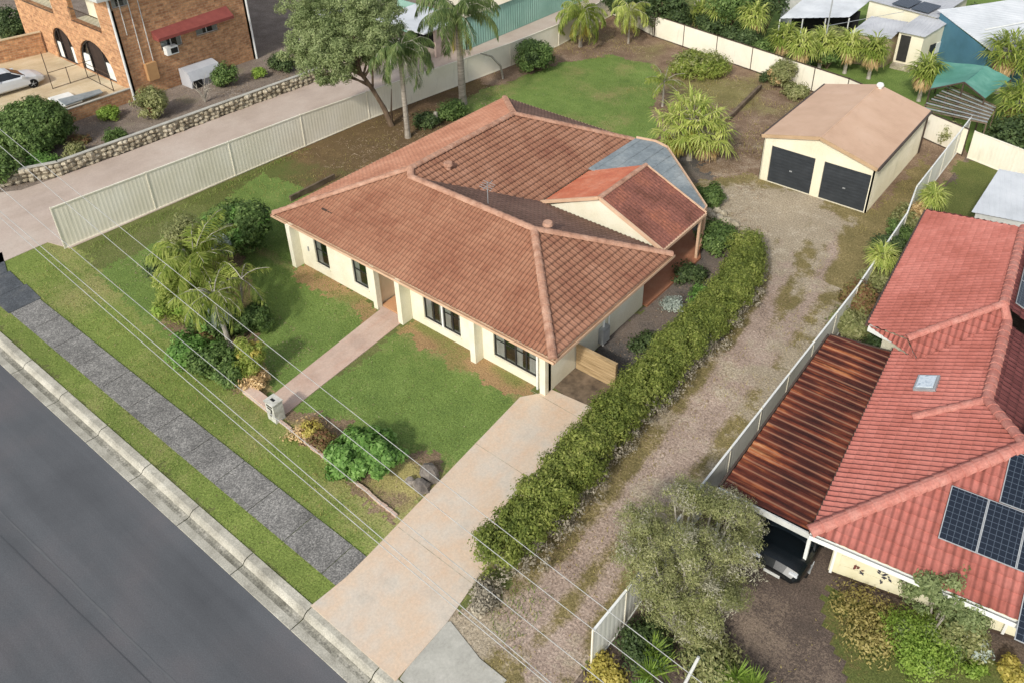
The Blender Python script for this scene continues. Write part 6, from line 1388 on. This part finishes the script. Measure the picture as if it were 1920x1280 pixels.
PR = [(1345, 78, 2.6, 'fan palm with orange skirt directly right of the leaning gum trunk'), (1310, 62, 1.6, 'small fan palm beside the leaning gum trunk'), (1405, 95, 2.7, 'tall fan palm with long dead skirt behind the fence'), (1462, 128, 2.3, 'fan palm just behind the fence left of the thin olive tree'), (1495, 140, 2.2, 'fan palm with golden skirt below the thin olive tree'),
      (1535, 130, 2.0, 'fan palm in front of the dark carport opening'), (1583, 138, 2.2, 'left one of the two pale trunked fan palms on the rear lawn'), (1628, 148, 2.2, 'right one of the two pale trunked fan palms on the rear lawn'), (1722, 190, 2.2, 'fan palm leaning beside the green shade cloth'), (1425, 60, 2.8, 'fan palm at the top edge behind the tall skirted one'), (1370, 50, 2.6, 'fan palm partly hidden at the top edge')]
for u, v, h, lb in PR: palm(lb, G(u, v), h, 'fan' if u % 10 == 5 or u % 2 else 'palm', 22, .6, 0, 'fan', tr=.13, skirt=24, fan_r=1.0, lw=.05, els=(-.5, 1.3), name='fan_palm', group='fan palms behind the back fence', trunk='palebark')
for u, v, h, lb in ((1868, 175, 3.0, 'large spiky palm in front of the teal garage'), (1925, 190, 2.8, 'large spiky palm with orange dead leaves at the right edge'), (1895, 255, 2.2, 'yellow green palm right of the slatted roof')):
    palm(lb, G(u, v), h, 'palm', 26, .95, 0, 'fan', tr=.16, skirt=14, fan_r=1.2, lw=.05, els=(-.5, 1.3), name='fan_palm', trunk='palebark')
for u, v, lb in ((1640, 540, 'bright yellow grassy palm poking over the pale fence'), (1735, 425, 'yellow drooping palm at the far corner of the red roof')):
    palm(lb, G(u, v), 1.7, 'fan', 22, .25, 0, 'fan', tr=.08, fan_r=.75, lw=.03, els=(-.4, 1.3), name='fan_palm')
sm_ = thing('tree_stump', 'short pale stump between the small shrubs left of the tall palm', 'stump', (*G(818, 232), 0)); p = G(818, 232); B = MB(); B.tube([(p[0], p[1], -.05), (p[0], p[1], .75), (p[0], p[1], .8)], [.16, .13, .1], 9); B.build('wood', MAT['palebark'], sm_)
dt = thing('dead_tree', 'thin bare bent trunk in front of the left fence near the green shed', 'tree', (*G(943, 148), 0)); p = Vector((*G(943, 148), 0)); B = MB(); B.tube([p, p+Vector((0, -.2, 1)), p+Vector((-.2, -.9, 1.9)), p+Vector((-.3, -1.9, 2.4))], [.09, .08, .07, .04], 7); B.build('trunk', MAT['palebark'], dt)
# rosette plants
for u, v, r, lb in ((1235, 1240, 1.0, 'spiky bright green rosette plant left of the leaning pole'), (1195, 1275, .7, 'smaller spiky rosette plant at the bottom edge'), (1410, 1268, .95, 'spiky bright green rosette plant right of the leaning pole')):
    cnt[0] += 1; rs = np.random.RandomState(cnt[0]); c = G3(u, v, .45); root = thing('yucca', lb, 'plant', (c.x, c.y, 0)); V = []
    for hd in range(4 if r > .9 else 2):
        cc = np.array([c.x, c.y, .45])+rs.normal(size=3)*[.3, .3, .1]; n = 46; az = rs.rand(n)*6.28; el = rs.rand(n)*1.5-.15; D = np.stack([np.cos(az)*np.cos(el), np.sin(az)*np.cos(el), np.sin(el)], 1); L = (r*.65*(.8+.4*rs.rand(n)))[:, None]
        a = np.repeat(cc[None], n, 0); V.append(kite(a, a+D*L+np.array([0, 0, -.06]), .028, np.tile([0.3, 0.2, 1.], (n, 1))).reshape(-1, 3))
    mesh_np('leaves', np.concatenate(V), 4, LEAF['lime' if r > .9 else 'bright'], root); B = MB(); B.tube([(c.x, c.y, -.05), (c.x, c.y, .5)], [.1, .08], 7); B.build('trunk', MAT['bark'], root)

# ---- grass blades and litter over the ground sheets (nobody could count them)
def scatter(name, polys, dens, mat, h, wd, seed, lab=None, avoid=(), flat=False, patch=0.):
    rs = np.random.RandomState(seed); V = []
    for poly in polys:
        xs = [p[0] for p in poly]; ys = [p[1] for p in poly]; A = (max(xs)-min(xs))*(max(ys)-min(ys)); n = int(A*dens); X = rs.uniform(min(xs), max(xs), n); Y = rs.uniform(min(ys), max(ys), n); m = inpoly(X, Y, poly)
        if patch: m &= rs.rand(n) < np.clip((vnoise(X, Y, .8, seed)-.5)*2.5*patch+.5, .04, 1)
        for a in avoid: m &= ~inpoly(X, Y, a)
        X, Y = X[m], Y[m]; n = len(X); az = rs.rand(n)*6.28; hh = h*(.5+rs.rand(n)); ww = wd*(.6+.8*rs.rand(n)); c, s = np.cos(az), np.sin(az); tl = rs.normal(size=(n, 2))*.5*hh[:, None]
        z0 = np.zeros(n)
        if flat: t = np.stack([X+c*hh, Y+s*hh, z0+.03+.03*rs.rand(n)], 1); a = np.stack([X-c*hh, Y-s*hh, z0+.02], 1); b = np.stack([X-s*ww, Y+c*ww, z0+.035], 1)
        else: a = np.stack([X-c*ww, Y-s*ww, z0-.01], 1); b = np.stack([X+c*ww, Y+s*ww, z0-.01], 1); t = np.stack([X+tl[:, 0], Y+tl[:, 1], hh], 1)
        V.append(np.stack([a, b, t], 1).reshape(-1, 3))
    return tag(mesh_np(name, np.concatenate(V), 3, LEAF[mat]), kind='stuff')
vg1 = [(-37, 10.0), (-15.3, 10.0), (-15.7, 12.2), (-22.0, 12.2), (-39.5, 12.9), (-41, 12.3), (-40, 10.1)]; vg0 = [(-60, 7.86), (-15.1, 7.86), (-15.4, 8.6), (-42, 8.55), (-60, 8.5)]
scatter('grass_blades', [vg1, vg0, [(-39, 12.9), (-24, 12.4), (-24, 19), (-30.5, 21), (-38.5, 22)], [(-22.1, 12.4), (-15.8, 13.5), (-15.8, 17.8), (-22, 17.8)]], 170, 'grass', .05, .012, 1)
scatter('grass_blades', [[G(*p) for p in ((880, 180), (965, 150), (1050, 118), (1150, 108), (1222, 122), (1235, 160), (1210, 260), (960, 210))]], 55, 'grass', .07, .016, 2)
scatter('dry_grass', [[(-39.3, 20), (-31.5, 20), (-31.2, 36.5), (-38.5, 44)], [(-10.4, 9), (-7.5, 9), (-7.5, 39), (-10, 39)], [(-9.8, 40), (-8.2, 40), (-8.3, 50), (-9.6, 50)], vg1], 38, 'drygrass', .09, .014, 3, patch=1.2, avoid=[])
scatter('dry_grass', [[(-29, 45), (-17, 42), (-17, 52), (-29, 54)], [(-37.5, 44), (-31, 53), (-38, 57)]], 26, 'drygrass', .13, .018, 4, patch=1.5)
scatter('leaf_debris', [[(-38, 50), (-30, 52), (-17, 40.5), (-17, 52.5), (-28, 54.5), (-37.8, 58)], [(-39, 26), (-31.5, 26), (-31.3, 37), (-37, 42)], [(-20.5, 37), (-13, 34), (-13, 37), (-17, 41)], [(-80, 12), (-48, 14), (-47.5, 38), (-53, 38), (-53.8, 20), (-60, 14)]], 34, 'litter', .09, .03, 5, flat=True, patch=1.)
scatter('leaf_debris', [[(-10.6, 12), (-9.6, 12), (-9.8, 31), (-10.8, 31)], [(-14.6, 22), (-12.8, 22), (-12.8, 33), (-14.6, 30)], [(-22, 12.2), (-16, 12.2), (-16, 13.4), (-22, 13.2)], [(-37, 13.6), (-24, 12.8), (-24.3, 15.5), (-36, 17)]], 60, 'litter', .05, .02, 6, flat=True, patch=1.)
scatter('weeds', [[(-3.2, 13), (1.5, 13), (4, 17), (3, 19), (-2.8, 17.5)]], 120, 'drygrass', .1, .015, 7, patch=1.)
scatter('weeds', [[(-10.9, 10.8), (-9.2, 10.2), (-9.4, 12.5), (-10.6, 12.5)], [(-39.4, 13), (-38.6, 13), (-38.9, 27), (-39.3, 27)]], 120, 'grass', .12, .015, 8)
scatter('fallen_twigs', [[(-37.5, 52), (-30, 52.5), (-18, 41), (-17, 52.5), (-28, 54.5), (-37.8, 58)], [(-20, 37), (-14, 35), (-16.5, 46), (-20, 46)], [(-39, 26), (-31.5, 26), (-31.3, 37), (-37, 42)]], 7, 'litter', .28, .012, 15, flat=True, patch=1.)
for y_, x0_, x1_ in ((15.6, -15.5, -12.2), (11.32, -15.05, -11.75), (19.0, -15.6, -12.4)):  # thin brown lines across the driveway
    B = MB(); B.face([(x0_+.02, y_, .0475), (x1_, y_-.05, .0475), (x1_, y_-.03, .0475), (x0_+.02, y_+.02, .0475)]); tag(B.build('driveway_line', MAT['stone']), kind='structure')
scatter('fallen_leaves', [[(-22.1, 12.6), (-15.7, 12.6), (-15.7, 19), (-22, 19)], [(-38, 13), (-24, 12.4), (-24, 18.5), (-38, 22)], vg1, vg0, [(-37, 41), (-29, 51), (-24, 50), (-23, 40)]], 5, 'litter', .035, .018, 16, flat=True)
scatter('kerb_weeds', [[(-60, 7.79), (-15.2, 7.79), (-15.2, 7.86), (-60, 7.86)], [(-37, 8.6), (-15.2, 8.6), (-15.2, 8.7), (-37, 8.7)], [(-37, 9.89), (-15.1, 9.89), (-15.1, 10.0), (-37, 10.0)]], 420, 'grass', .055, .012, 17)
